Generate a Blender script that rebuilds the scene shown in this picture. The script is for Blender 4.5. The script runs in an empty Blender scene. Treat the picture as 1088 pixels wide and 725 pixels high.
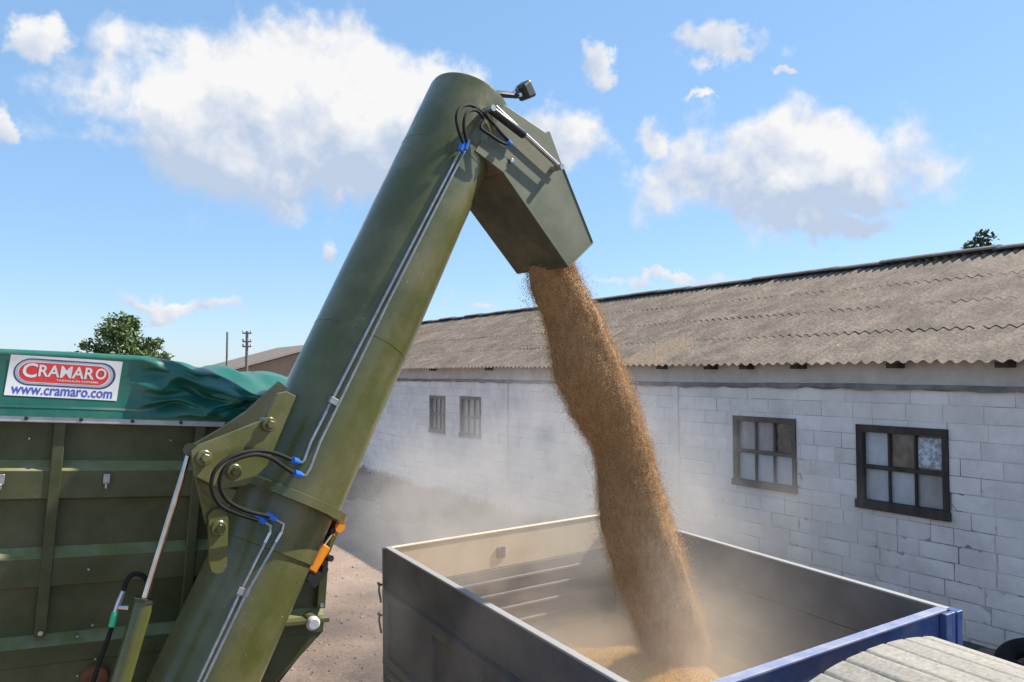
import bpy, bmesh, math, random
import numpy as np
from mathutils import Vector as V, Matrix as M
from mathutils import noise as mnoise
R = math.radians
random.seed(7)
S = bpy.context.scene
COL = S.collection

# ------------------------------------------------------------------ camera, sky, sun, exposure
CAM_Z, FPX = 3.4, 820.0
YAW, PITCH = R(32.3), math.atan(34.5 / 820)
cam = bpy.data.cameras.new("camera")
camo = bpy.data.objects.new("camera", cam)
COL.objects.link(camo)
camo.location = (0, 0, CAM_Z)
camo.rotation_euler = (R(90) + PITCH, 0, -YAW)
cam.sensor_width = 36
cam.lens = 36 * FPX / 1088
cam.clip_end = 3000
S.camera = camo
EYE = V((0, 0, CAM_Z))
FW = V((math.sin(YAW) * math.cos(PITCH), math.cos(YAW) * math.cos(PITCH), math.sin(PITCH)))
RT = V((math.cos(YAW), -math.sin(YAW), 0))
UP = RT.cross(FW)

SUN_AZ, SUN_EL = R(102), R(46)
SUN_DIR = V((math.sin(SUN_AZ) * math.cos(SUN_EL), math.cos(SUN_AZ) * math.cos(SUN_EL), math.sin(SUN_EL)))
sl = bpy.data.lights.new("sun", 'SUN')
sl.energy = 4.6
sl.angle = R(0.6)
sl.color = (1.0, 0.93, 0.82)
so = bpy.data.objects.new("sun", sl)
so.rotation_euler = SUN_DIR.to_track_quat('Z', 'Y').to_euler()
so.location = (20, -20, 30)
COL.objects.link(so)

S.view_settings.view_transform = 'Standard'
S.view_settings.look = 'None'
S.view_settings.gamma = 1
S.view_settings.use_curve_mapping = False
S.view_settings.exposure = 0.95
SKY_STRENGTH = 0.086
S.cycles.volume_bounces = 1
S.cycles.volume_step_rate = 2.0
S.cycles.volume_max_steps = 64
S.cycles.max_bounces = 6
S.cycles.transparent_max_bounces = 8


def ray(x, y):
    return FW + RT * ((x - 544) / FPX) - UP * ((y - 362.5) / FPX)


def direction(x, y):
    return ray(x, y).normalized()


def at(x, y, depth):
    return EYE + ray(x, y) * depth


def on_plane(x, y, p0, n):
    r = ray(x, y)
    return EYE + r * ((p0 - EYE).dot(n) / r.dot(n))


def on_y(x, y, Y):
    return on_plane(x, y, V((0, Y, 0)), V((0, 1, 0)))


def on_x(x, y, X):
    return on_plane(x, y, V((X, 0, 0)), V((1, 0, 0)))


# ------------------------------------------------------------------ node helpers
class G:
    """small wrapper round a node tree"""

    def __init__(self, tree):
        self.t = tree
        self.n = tree.nodes
        self.l = tree.links

    def new(self, kind, **kw):
        x = self.n.new(kind)
        for k, v in kw.items():
            setattr(x, k, v)
        return x

    def put(self, sock, val):
        if isinstance(val, bpy.types.NodeSocket):
            self.l.new(val, sock)
        else:
            sock.default_value = val

    def m(self, op, a, b=0.0, clamp=False):
        x = self.new('ShaderNodeMath', operation=op, use_clamp=clamp)
        self.put(x.inputs[0], a)
        if op not in ('SQRT', 'ABSOLUTE', 'SINE'):
            self.put(x.inputs[1], b)
        return x.outputs[0]

    def dot(self, a, v):
        x = self.new('ShaderNodeVectorMath', operation='DOT_PRODUCT')
        self.l.new(a, x.inputs[0])
        x.inputs[1].default_value = v
        return x.outputs['Value']

    def mapr(self, a, lo, hi, to0=0.0, to1=1.0, smooth=False):
        x = self.new('ShaderNodeMapRange')
        if smooth:
            x.interpolation_type = 'SMOOTHSTEP'
        self.put(x.inputs['Value'], a)
        x.inputs['From Min'].default_value = lo
        x.inputs['From Max'].default_value = hi
        x.inputs['To Min'].default_value = to0
        x.inputs['To Max'].default_value = to1
        return x.outputs[0]

    def mix(self, f, a, b, blend='MIX'):
        x = self.new('ShaderNodeMix', data_type='RGBA', blend_type=blend)
        self.put(x.inputs[0], f)
        for s, v in ((x.inputs[6], a), (x.inputs[7], b)):
            if isinstance(v, bpy.types.NodeSocket):
                self.l.new(v, s)
            else:
                s.default_value = (v[0], v[1], v[2], 1)
        return x.outputs[2]

    def noise(self, vec, scale, detail=4, rough=0.55, dist=0.0):
        x = self.new('ShaderNodeTexNoise')
        self.put(x.inputs['Vector'], vec)
        x.inputs['Scale'].default_value = scale
        x.inputs['Detail'].default_value = detail
        x.inputs['Roughness'].default_value = rough
        x.inputs['Distortion'].default_value = dist
        return x.outputs[0]

    def mapping(self, vec, scale=(1, 1, 1), loc=(0, 0, 0), rot=(0, 0, 0)):
        x = self.new('ShaderNodeMapping')
        self.put(x.inputs[0], vec)
        x.inputs['Location'].default_value = loc
        x.inputs['Rotation'].default_value = rot
        x.inputs['Scale'].default_value = scale
        return x.outputs[0]


# ------------------------------------------------------------------ world: sky with cumulus clouds
world = bpy.data.worlds.new("World")
S.world = world
world.use_nodes = True
g = G(world.node_tree)
g.n.clear()
out = g.new('ShaderNodeOutputWorld')
sky = g.new('ShaderNodeTexSky', sky_type='NISHITA', sun_disc=False, sun_elevation=SUN_EL, sun_rotation=SUN_AZ,
            air_density=1.0, dust_density=0.25, ozone_density=2.0)
bg = g.new('ShaderNodeBackground')
bg.inputs[1].default_value = SKY_STRENGTH
hsv = g.new('ShaderNodeHueSaturation')
hsv.inputs['Saturation'].default_value = 1.12
g.l.new(sky.outputs[0], hsv.inputs['Color'])
g.l.new(g.mix(.50, g.mix(1.0, hsv.outputs[0], (1.0, .98, 1.06), 'MULTIPLY'), (2.35, 4.15, 6.3)), bg.inputs[0])
tc = g.new('ShaderNodeTexCoord')
DIR = tc.outputs['Generated']
wn = g.new('ShaderNodeTexNoise')
g.l.new(DIR, wn.inputs['Vector'])
wn.inputs['Scale'].default_value = 13.0
wn.inputs['Detail'].default_value = 6
wn.inputs['Roughness'].default_value = .6
wv = g.new('ShaderNodeVectorMath', operation='MULTIPLY_ADD')
g.l.new(wn.outputs['Color'], wv.inputs[0])
wv.inputs[1].default_value = (.11, .11, .11)
wv.inputs[2].default_value = (-.055, -.055, -.055)
wa = g.new('ShaderNodeVectorMath', operation='ADD')
g.l.new(DIR, wa.inputs[0])
g.l.new(wv.outputs[0], wa.inputs[1])
WDIR = wa.outputs[0]
# cloud banks: picture angle of the centre, half width, height above and below the centre line, weight
BANKS = [
    (300, 118, 185, 84, 84, 1.15), (330, 150, 180, 60, 58, 1.15), (165, 112, 60, 55, 46, .85), (460, 110, 85, 50, 60, .95), (590, 150, 75, 60, 55, .75), (40, 35, 34, 34, 34, .75),
    (627, 60, 26, 24, 26, .85), (772, 48, 62, 24, 24, .8), (826, 78, 20, 10, 10, .55),
    (830, 180, 150, 62, 58, 1.08), (900, 190, 80, 45, 45, .85), (905, 240, 62, 22, 24, .75), (745, 160, 40, 30, 30, .5), (690, 150, 40, 40, 40, .62), (750, 100, 30, 10, 10, .3),
    (355, 275, 20, 22, 22, .55), (200, 326, 150, 18, 14, .5), (5, 132, 18, 22, 20, .7), (700, 300, 140, 14, 12, .42), (500, 316, 70, 16, 12, .4),
    (1240, 120, 120, 60, 50, .9), (-500, 60, 200, 80, 60, .9),
]
nz_big = g.noise(DIR, 11.0, 9, .56, .15)
off = V((SUN_DIR.x, SUN_DIR.y, SUN_DIR.z)) * 0.018 + V((0, 0, .012))
nz_off = g.noise(g.mapping(DIR, loc=tuple(off)), 11.0, 6, .56, .15)
field = None
vfield = None
for (px, py, rx, ru, rd, wt) in BANKS:
    d = direction(px, py)
    r_ = d.cross(V((0, 0, 1))).normalized()
    u_ = r_.cross(d)
    zz = g.m('MAXIMUM', g.dot(WDIR, d), 0.05)
    a = g.m('DIVIDE', g.dot(WDIR, r_), zz)
    b = g.m('DIVIDE', g.dot(WDIR, u_), zz)
    k = d.dot(FW)
    a = g.m('MULTIPLY', a, FPX * (1 / k) / rx)
    bu = g.m('MULTIPLY', g.m('MAXIMUM', b, 0), FPX / ru)
    bd = g.m('MULTIPLY', g.m('MINIMUM', b, 0), FPX / rd)
    bb = g.m('ADD', bu, bd)
    q = g.m('SQRT', g.m('ADD', g.m('MULTIPLY', a, a), g.m('MULTIPLY', bb, bb)))
    e = g.m('MULTIPLY', g.m('SUBTRACT', 1.0, q), 1.0)
    e = g.m('MINIMUM', g.m('ADD', e, wt - 1.0), 0.6)
    v = g.m('MULTIPLY', g.m('ADD', bb, .25), g.mapr(e, -.4, .1))
    field = e if field is None else g.m('MAXIMUM', field, e)
    if vfield is None:
        vfield = v
    else:
        vfield = g.m('ADD', vfield, v)
dens = g.m('ADD', field, g.m('MULTIPLY', g.m('SUBTRACT', nz_big, 0.47), 1.9))
alpha = g.mapr(dens, -0.04, 0.42, smooth=True)
alpha = g.m('MULTIPLY', alpha, 0.96)
light = g.m('ADD', g.m('MULTIPLY', g.m('SUBTRACT', nz_big, nz_off), 4.2), g.m('ADD', g.m('MULTIPLY', vfield, 0.55), 0.30))
light = g.m('ADD', light, g.m('MULTIPLY', g.m('SUBTRACT', 0.45, dens), 0.35))
light = g.mapr(light, -0.1, 1.15)
ccol = g.mix(light, (0.55, 0.65, 0.82), (1.0, .99, .98))
bgc = g.new('ShaderNodeBackground')
g.l.new(ccol, bgc.inputs[0])
bgc.inputs[1].default_value = 0.50
mx = g.new('ShaderNodeMixShader')
g.l.new(alpha, mx.inputs[0])
g.l.new(bg.outputs[0], mx.inputs[1])
g.l.new(bgc.outputs[0], mx.inputs[2])
g.l.new(mx.outputs[0], out.inputs[0])


# ------------------------------------------------------------------ materials
def mat(name, c1, c2=None, scale=6, rough=.6, metal=0.0, bump=0.0, bscale=40, thr=(.35, .65), dirt=None, dirt_scale=3, dirt_amt=.0,
        stretch=(1, 1, 1), coat=0.0, spec=None, island=0.0, fine=0.0, fine_scale=200, rvar=0.0, speck=None):
    m = bpy.data.materials.new(name)
    m.use_nodes = True
    g = G(m.node_tree)
    p = g.n['Principled BSDF']
    co = g.new('ShaderNodeTexCoord').outputs['Object']
    if stretch != (1, 1, 1):
        co2 = g.mapping(co, scale=stretch)
    else:
        co2 = co
    c2 = c2 or c1
    n1 = g.noise(co2, scale, 6, .6)
    col = g.mix(g.mapr(n1, thr[0], thr[1]), c1, c2)
    if dirt:
        n2 = g.noise(co, dirt_scale, 8, .65)
        f = g.m('MULTIPLY', g.mapr(n2, .42, .72), dirt_amt)
        col = g.mix(f, col, dirt)
    if speck:
        n5 = g.noise(co, speck[1], 2, .5)
        col = g.mix(g.m('MULTIPLY', g.mapr(n5, speck[2], speck[2] + .05), .8), col, speck[0])
    if fine:
        n3 = g.noise(co, fine_scale, 3, .6)
        col = g.mix(fine, col, g.mix(g.mapr(n3, .3, .7), (0, 0, 0), (1, 1, 1)), 'OVERLAY')
    if island:
        ri = g.new('ShaderNodeNewGeometry').outputs['Random Per Island']
        hs = g.new('ShaderNodeHueSaturation')
        g.put(hs.inputs['Value'], g.mapr(ri, 0, 1, 1 - island, 1 + island))
        g.l.new(col, hs.inputs['Color'])
        col = hs.outputs[0]
    g.l.new(col, p.inputs['Base Color'])
    p.inputs['Metallic'].default_value = metal
    if rvar:
        g.l.new(g.mapr(g.noise(co, 5, 6, .65), .3, .7, rough - rvar, rough + rvar), p.inputs['Roughness'])
    else:
        p.inputs['Roughness'].default_value = rough
    if coat:
        p.inputs['Coat Weight'].default_value = coat
        p.inputs['Coat Roughness'].default_value = .12
    if spec is not None:
        p.inputs['Specular IOR Level'].default_value = spec
    if bump:
        b = g.new('ShaderNodeBump')
        b.inputs['Strength'].default_value = 1.0
        b.inputs['Distance'].default_value = bump
        g.l.new(g.noise(co2 if stretch != (1, 1, 1) else co, bscale, 6, .6), b.inputs['Height'])
        g.l.new(b.outputs[0], p.inputs['Normal'])
    return m


DUST = (.30, .25, .17)
OLIVE = mat('olive_paint', (.066, .072, .016), (.082, .088, .021), 2.2, .30, bump=.0006, bscale=14, dirt=DUST, dirt_scale=2.6, dirt_amt=.32, coat=.2, rvar=.12, fine=.10, fine_scale=160, speck=((.24, .22, .15), 55, .72))
OLIVE_FACE = mat('olive_panel_paint', (.035, .046, .010), (.048, .060, .014), 3, .5, bump=.0005, bscale=10, dirt=DUST, dirt_scale=3, dirt_amt=.18, rvar=.1, speck=((.4, .38, .3), 60, .76))
LEDGE_LIT_DUST = mat('lit_dusty_ledge_paint', (.15, .165, .055), (.21, .22, .095), 6, .95, spec=.1, dirt=(.34, .31, .24), dirt_scale=5, dirt_amt=.6)  # light on the ledge tops painted in as paler olive, with settled dust
OLIVE_DARK = mat('dark_olive_paint', (.028, .034, .014), (.038, .045, .018), 4, .5, dirt=DUST, dirt_amt=.2)
SPOUT = mat('spout_paint', (.088, .100, .058), (.105, .116, .070), 3, .5, dirt=(.3, .27, .2), dirt_amt=.25, bump=.0004, bscale=25, fine=.05, fine_scale=400)
SPOUT_SHADE = mat('shaded_dusty_spout', (.048, .050, .034), (.068, .066, .046), 9, .7, dirt=(.25, .17, .09), dirt_amt=.5)  # darker spout paint, shade of the back plate put into the colour, plus dust
TARP = mat('green_tarpaulin', (.006, .105, .072), (.009, .125, .088), 3, .38, bump=.0014, bscale=9, dirt=(.12, .17, .13), dirt_scale=4, dirt_amt=.3, rvar=.1, fine=.08, fine_scale=300)
TARP_HEM = mat('green_tarpaulin_hem', (.010, .13, .085), (.02, .15, .10), 5, .5, dirt=(.35, .33, .25), dirt_amt=.4)
STEEL = mat('bright_steel', (.62, .63, .65), (.5, .5, .52), 20, .28, metal=1.0)
ZINC = mat('zinc_pipe', (.42, .43, .44), (.30, .31, .32), 30, .35, metal=.7)
CHROME = mat('chrome_rod', (.70, .58, .50), (.55, .40, .32), 12, .12, metal=1.0)  # warm tint puts the brownish reflections on the chrome into the colour
RAIL = mat('pale_rail', (.52, .54, .56), (.42, .44, .46), 12, .42, metal=.3, dirt=(.2, .18, .14), dirt_amt=.4, dirt_scale=9)
RUBBER = mat('black_rubber', (.010, .010, .010), (.017, .016, .015), 20, .75, spec=.25, bump=.0004, bscale=90)
BLACK = mat('black_plastic', (.012, .012, .013), (.02, .02, .02), 20, .4)
BLUEFIT = mat('blue_fitting', (.02, .14, .60), None, 5, .35)
GREENFIT = mat('green_fitting', (.02, .45, .22), None, 5, .35)
ORANGE = mat('orange_paint', (.75, .25, .012), (.65, .2, .01), 9, .35, dirt=(.2, .12, .05), dirt_amt=.3)
RUST = mat('rust', (.13, .045, .014), (.22, .085, .03), 18, .8, bump=.001, bscale=60)
WHITE = mat('white_plastic', (.52, .52, .52), None, 5, .3)
STICKER = mat('white_sticker', (.74, .74, .73), (.66, .67, .67), 5, .4, dirt=(.5, .47, .4), dirt_amt=.35, dirt_scale=9)
RED = mat('red_print', (.62, .035, .035), (.68, .06, .05), 8, .4)
GREYP = mat('grey_print', (.30, .32, .40), (.5, .5, .56), 10, .4)
DKBLUEP = mat('dark_blue_print', (.05, .06, .16), None, 10, .4)
BLUEP = mat('blue_print', (.06, .09, .45), None, 5, .4)

BLOCK = mat('whitewashed_block', (.72, .65, .605), (.82, .745, .695), 1.6, .92, bump=.006, bscale=22, dirt=(.52, .455, .41), dirt_scale=1.7, dirt_amt=.6, island=.06, fine=.10, fine_scale=60)
MORTAR = mat('dirty_mortar', (.27, .24, .215), (.70, .63, .585), 1.3, .95, bump=.008, bscale=30, thr=(.38, .62))
BAND = mat('concrete_band', (.50, .44, .385), (.60, .53, .47), 2, .9, bump=.003, bscale=25, dirt=(.25, .22, .19), dirt_amt=.4, stretch=(1, .5, 1))
LEDGE = mat('dark_ledge', (.15, .14, .13), (.27, .25, .23), 4, .9, bump=.004, bscale=30)
WOOD_DK = mat('weathered_dark_wood', (.035, .024, .018), (.075, .055, .040), 6, .85, bump=.002, bscale=50, stretch=(1, 1, .2))
WOOD_MID = mat('faded_brown_wood', (.075, .058, .045), (.12, .098, .078), 6, .85, bump=.002, bscale=50, stretch=(1, 1, .2))
WOOD_GREY = mat('grey_wood', (.10, .085, .07), (.16, .14, .115), 6, .85, bump=.002, bscale=50)
ASB_C1, ASB_C2 = (.165, .125, .092), (.235, .185, .140)
ROOF = mat('asbestos_sheet', ASB_C1, ASB_C2, 1.6, .95, bump=.003, bscale=55, dirt=(.095, .075, .058), dirt_scale=2.3, dirt_amt=.85, island=.09, fine=.42, fine_scale=24, speck=((.5, .46, .39), 14, .735))
RIDGE = mat('ridge_cap', (.10, .085, .075), (.2, .17, .145), 3, .95, bump=.004, bscale=30)
RUSTSTAIN = mat('rust_streaked_sheet', (.25, .175, .11), (.21, .16, .115), 3, .95, fine=.4, fine_scale=24, bump=.003, bscale=40)

BED_BLUE = mat('blue_truck_paint', (.045, .085, .235), (.065, .11, .28), 5, .45, dirt=(.22, .21, .20), dirt_scale=5, dirt_amt=.5, bump=.004, bscale=7, speck=((.35, .3, .25), 40, .72))
BED_SIDE = mat('dusty_dark_side', (.085, .080, .085), (.125, .115, .112), 4, .75, dirt=(.028, .035, .085), dirt_scale=2.2, dirt_amt=.7, bump=.004, bscale=7, fine=.12, fine_scale=70, speck=((.4, .38, .35), 46, .745))
BED_IN = mat('dusty_bed_inside', (.15, .143, .138), (.21, .20, .188), 3, .85, dirt=(.11, .11, .13), dirt_scale=2, dirt_amt=.6, bump=.004, bscale=7)
BED_TAIL = mat('blue_grey_tail_inside', (.17, .17, .185), (.25, .235, .23), 3, .8, dirt=(.32, .25, .17), dirt_amt=.5)
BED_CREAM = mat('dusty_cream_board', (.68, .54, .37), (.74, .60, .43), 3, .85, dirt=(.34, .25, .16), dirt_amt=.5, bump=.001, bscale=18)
BED_RIM = mat('worn_pale_rim', (.29, .275, .255), (.38, .36, .33), 9, .7, dirt=(.18, .19, .24), dirt_scale=9, dirt_amt=.6)
CABROOF = mat('dusty_cab_roof', (.235, .215, .18), (.30, .275, .235), 5, .75, dirt=(.28, .25, .20), dirt_scale=6, dirt_amt=.5, bump=.001, bscale=30, stretch=(1, .12, 1), fine=.25, fine_scale=40, speck=((.6, .57, .5), 22, .72))
CABSEAM = mat('dark_seam', (.06, .055, .05), (.11, .10, .085), 9, .9)
GLASS = mat('cab_glass', (.02, .025, .03), None, 5, .06)
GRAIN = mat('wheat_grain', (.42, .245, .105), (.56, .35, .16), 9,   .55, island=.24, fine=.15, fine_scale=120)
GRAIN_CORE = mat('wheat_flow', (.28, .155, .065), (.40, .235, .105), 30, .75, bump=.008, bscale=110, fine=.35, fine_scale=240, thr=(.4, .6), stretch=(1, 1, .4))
GRAIN_GOLD = mat('golden_kernel', (.50, .29, .085), (.64, .41, .15), 9, .5, island=.3)
HEAP = mat('wheat_heap', (.52, .29, .07), (.62, .37, .11), 30, .75, bump=.006, bscale=150, fine=.25, fine_scale=300)
DIRT = mat('yard_dirt', (.24, .165, .12), (.335, .235, .175), .9, .95, bump=.02, bscale=9, dirt=(.18, .13, .098), dirt_scale=1.6, dirt_amt=.6, fine=.25, fine_scale=24, speck=((.42, .34, .27), 18, .72))
SOIL = mat('dark_soil', (.055, .048, .040), (.10, .085, .07), 1.4, .95, bump=.03, bscale=8, fine=.2, fine_scale=20)
BARK = mat('bark', (.06, .045, .033), (.10, .08, .06), 6, .9, bump=.01, bscale=20)
LEAF = mat('leaf', (.075, .125, .028), (.12, .17, .05), .6, .6, island=.35)
LEAF_DK = mat('dark_leaf', (.025, .055, .018), (.045, .085, .025), .6, .6, island=.35)
WEED = mat('dry_weed', (.03, .038, .016), (.06, .055, .03), 2, .8, island=.3)
POLE = mat('old_pole', (.14, .12, .10), (.2, .17, .145), 4, .9)


# ------------------------------------------------------------------ mesh builder
class MB:
    def __init__(self):
        self.v, self.f, self.mi = [], [], []

    def add(self, vs, fs, mi=0):
        o = len(self.v)
        self.v += [V(p) for p in vs]
        self.f += [tuple(o + i for i in f) for f in fs]
        self.mi += [mi] * len(fs)
        return self

    def box(self, lo, hi, mi=0, T=None):
        x0, y0, z0 = lo
        x1, y1, z1 = hi
        vs = [V(p) for p in ((x0, y0, z0), (x1, y0, z0), (x1, y1, z0), (x0, y1, z0), (x0, y0, z1), (x1, y0, z1), (x1, y1, z1), (x0, y1, z1))]
        if T:
            vs = [T(p) for p in vs]
        return self.add(vs, [(0, 3, 2, 1), (4, 5, 6, 7), (0, 1, 5, 4), (1, 2, 6, 5), (2, 3, 7, 6), (3, 0, 4, 7)], mi)

    def prism(self, poly, off, mi=0):
        n = len(poly)
        vs = [V(p) for p in poly] + [V(p) + V(off) for p in poly]
        fs = [tuple(range(n))[::-1], tuple(range(n, 2 * n))] + [(i, (i + 1) % n, n + (i + 1) % n, n + i) for i in range(n)]
        return self.add(vs, fs, mi)

    def tube(self, pts, r, seg=12, mi=0, cap=True):
        pts = [V(p) for p in pts]
        rs = r if isinstance(r, (list, tuple)) else [r] * len(pts)
        vs, fs = [], []
        ref = None
        for i, p in enumerate(pts):
            d = (pts[min(i + 1, len(pts) - 1)] - pts[max(i - 1, 0)]).normalized()
            if ref is None:
                ref = d.orthogonal().normalized()
            ref = (ref - d * ref.dot(d)).normalized()
            b = d.cross(ref)
            for k in range(seg):
                a = 2 * math.pi * k / seg
                vs.append(p + (ref * math.cos(a) + b * math.sin(a)) * rs[i])
        for i in range(len(pts) - 1):
            for k in range(seg):
                fs.append((i * seg + k, i * seg + (k + 1) % seg, (i + 1) * seg + (k + 1) % seg, (i + 1) * seg + k))
        if cap:
            fs.append(tuple(range(seg))[::-1])
            fs.append(tuple(range((len(pts) - 1) * seg, len(pts) * seg)))
        return self.add(vs, fs, mi)

    def grid(self, fn, nu, nv, mi=0):
        vs = [fn(i / nu, j / nv) for j in range(nv + 1) for i in range(nu + 1)]
        fs = [(j * (nu + 1) + i, j * (nu + 1) + i + 1, (j + 1) * (nu + 1) + i + 1, (j + 1) * (nu + 1) + i) for j in range(nv) for i in range(nu)]
        return self.add(vs, fs, mi)


def obj(name, mb, mats, parent=None, smooth=30, bevel=0.0, recalc=True, label=None, solid=0.0):
    """one mesh object from a builder in world coordinates, placed under its parent"""
    mats = mats if isinstance(mats, (list, tuple)) else [mats]
    me = bpy.data.meshes.new(name)
    me.from_pydata([tuple(v) for v in mb.v], [], mb.f)
    for m_ in mats:
        me.materials.append(m_)
    for p, i in zip(me.polygons, mb.mi):
        p.material_index = i
    if recalc:
        bm = bmesh.new()
        bm.from_mesh(me)
        bmesh.ops.recalc_face_normals(bm, faces=bm.faces)
        bm.to_mesh(me)
        bm.free()
    o = bpy.data.objects.new(name, me)
    COL.objects.link(o)
    if parent is not None:
        o.parent = parent
        W = world_of(parent)
        me.transform(W.inverted())
    if smooth:
        for p in me.polygons:
            p.use_smooth = True
        me.set_sharp_from_angle(angle=R(smooth))
    if bevel:
        b = o.modifiers.new('bevel', 'BEVEL')
        b.width = bevel
        b.segments = 2
        b.limit_method = 'ANGLE'
        b.angle_limit = R(40)
    if solid:
        b = o.modifiers.new('solid', 'SOLIDIFY')
        b.thickness = solid
        b.use_rim = False
    if label:
        o['label'] = label
    return o


def world_of(o):
    w = o.matrix_basis.copy()
    if o.parent:
        w = world_of(o.parent) @ w
    return w


def thing(name, label, cat, loc=(0, 0, 0), rot=None, group=None):
    o = bpy.data.objects.new(name, None)
    COL.objects.link(o)
    o.empty_display_size = .3
    o.location = loc
    if rot is not None:
        o.rotation_euler = rot
    tag(o, label, cat, group)
    return o


def tag(o, label=None, cat=None, group=None, kind=None):
    for k, v in (('label', label), ('category', cat), ('group', group), ('kind', kind)):
        if v:
            o[k] = v
    return o


def spline(pts, n=6):
    pts = [V(p) for p in pts]
    P = [pts[0] * 2 - pts[1]] + pts + [pts[-1] * 2 - pts[-2]]
    res = []
    for i in range(1, len(P) - 2):
        for k in range(n):
            t = k / n
            a, b, c, d = P[i - 1], P[i], P[i + 1], P[i + 2]
            res.append(.5 * ((2 * b) + (c - a) * t + (2 * a - 5 * b + 4 * c - d) * t * t + (3 * b - a - 3 * c + d) * t ** 3))
    res.append(pts[-1])
    return res


def sstep(a, b, x):
    t = min(1, max(0, (x - a) / (b - a)))
    return t * t * (3 - 2 * t)


# ------------------------------------------------------------------ ground
def ground_z(x, y):
    z = -.5 + .5 * sstep(7.3, 10.0, x)
    if -4 < x < 10 and -2 < y < 30:
        z += .02 * mnoise.noise(V((x * 1.3, y * 1.3, 0))) + .03 * mnoise.noise(V((x * .4, y * .4, 3)))
    if 8 < x < 10.3 and y > 8:
        z += .10 * max(0, mnoise.noise(V((x * 1.5, y * .8, 9)))) * sstep(10.4, 9.6, x)
    return z


xs = [-900, -300, -100, -40, -20, -10, -6] + [i * .25 for i in range(-16, 48)] + [13, 16, 22, 40, 100, 300, 900]
ys = [-900, -200, -50, -20, -8] + [i * .3 for i in range(-15, 110)] + [36, 42, 60, 100, 250, 900]
mb = MB()
mb.v = [V((x, y, ground_z(x, y))) for y in ys for x in xs]
nx = len(xs)
mb.f = [(j * nx + i, j * nx + i + 1, (j + 1) * nx + i + 1, (j + 1) * nx + i) for j in range(len(ys) - 1) for i in range(nx - 1)]
mb.mi = [0] * len(mb.f)
for i_, f_ in enumerate(mb.f):
    cx_ = sum(mb.v[k].x for k in f_) / 4
    cy_ = sum(mb.v[k].y for k in f_) / 4
    if cx_ > 8.35 + .9 * mnoise.noise(V((cy_ * .5, 1, 1))) and 5 < cy_ < 60 and cx_ < 11:
        mb.mi[i_] = 1
tag(obj('ground', mb, [DIRT, SOIL], smooth=180), kind='structure')

# ------------------------------------------------------------------ storage barn
WX = 10.2
Y0, Y1 = -7.0, 32.3
EAVE, RIDGE_X, RIDGE_Z = 3.55, 14.9, 5.63
barn = thing('storage_barn', 'long whitewashed block barn with grey corrugated roof and small wooden windows', 'building', (WX, 12, 0))
# windows: y range, z range
WIN = [(7.85, 9.10, 1.55, 2.67), (5.50, 6.81, 1.50, 2.65), (19.71, 20.68, 1.69, 2.73), (17.67, 18.80, 1.69, 2.76), (-1.2, .1, 1.5, 2.65)]


def cut(rects, hole):
    res = []
    for (a, b, c, d) in rects:
        h0, h1, h2, h3 = hole
        if h1 <= a or h0 >= b or h3 <= c or h2 >= d:
            res.append((a, b, c, d))
            continue
        if a < h0:
            res.append((a, h0, c, d))
        if b > h1:
            res.append((h1, b, c, d))
        m0, m1 = max(a, h0), min(b, h1)
        if c < h2:
            res.append((m0, m1, c, h2))
        if d > h3:
            res.append((m0, m1, h3, d))
    return res


rnd = random.Random(3)
mb = MB()
row_h = .226
nrow = 15
for r_ in range(nrow + 1):
    z0 = 3.21 - (r_ + 1) * row_h
    y = Y0 - rnd.random() * .5
    rough = sstep(3, 14, r_)
    while y < Y1:
        w = rnd.choice((.47, .5, .52, .52, .30)) if r_ else rnd.choice((.52, .8, 1.0))
        y1 = min(y + w, Y1)
        if y1 > Y0 + .05:
            gp = rnd.uniform(.001, .006) + rough * rnd.uniform(0, .010)
            gz = rnd.uniform(.001, .006) + rough * rnd.uniform(0, .008)
            rects = [(max(y, Y0) + gp, y1 - gp, z0 + gz, z0 + row_h - gz)]
            for h in WIN:
                rects = cut(rects, (h[0] - .005, h[1] + .005, h[2] - .005, h[3] + .005))
            dx = rnd.uniform(-.004, .003)
            t1, t2 = rnd.uniform(-.003, .003), rnd.uniform(-.003, .003)
            sd = rnd.uniform(0, 99)
            for (a, b, c, d) in rects:
                if b - a < .03 or d - c < .03:
                    continue
                nu, nv = max(2, int((b - a) / .06)), max(2, int((d - c) / .06))
                vs = []
                for j in range(nv + 1):
                    for i in range(nu + 1):
                        yy, zz = a + (b - a) * i / nu, c + (d - c) * j / nv
                        edge = i in (0, nu) or j in (0, nv)
                        q = V((yy * 5 + sd, zz * 5, sd))
                        j1, j2 = mnoise.noise(q * 2.2), mnoise.noise(q * 2.2 + V((7, 3, 9)))
                        k_ = .004 + .006 * rough
                        if i in (0, nu):
                            yy += j1 * k_
                        if j in (0, nv):
                            zz += j2 * k_
                        x = WX + dx + t1 * (yy - a) / .5 + t2 * (zz - c) / .3 + .004 * mnoise.noise(q * .7) + .002 * j1
                        if edge:
                            x += .004 + max(0, j1 + j2 - .15) * .012 * (.3 + rough)
                        vs.append(V((x, yy, zz)))
                fs = [(j * (nu + 1) + i, j * (nu + 1) + i + 1, (j + 1) * (nu + 1) + i + 1, (j + 1) * (nu + 1) + i) for j in range(nv) for i in range(nu)]
                per = [i for i in range(nu + 1)] + [j * (nu + 1) + nu for j in range(1, nv + 1)] + [nv * (nu + 1) + i for i in range(nu - 1, -1, -1)] + [j * (nu + 1) for j in range(nv - 1, 0, -1)]
                o_ = len(vs)
                for k in per:
                    vs.append(V((WX + .05, vs[k].y, vs[k].z)))
                n_ = len(per)
                fs += [(per[k], per[(k + 1) % n_], o_ + (k + 1) % n_, o_ + k) for k in range(n_)]
                mb.add(vs, fs)
        y = y1
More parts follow.
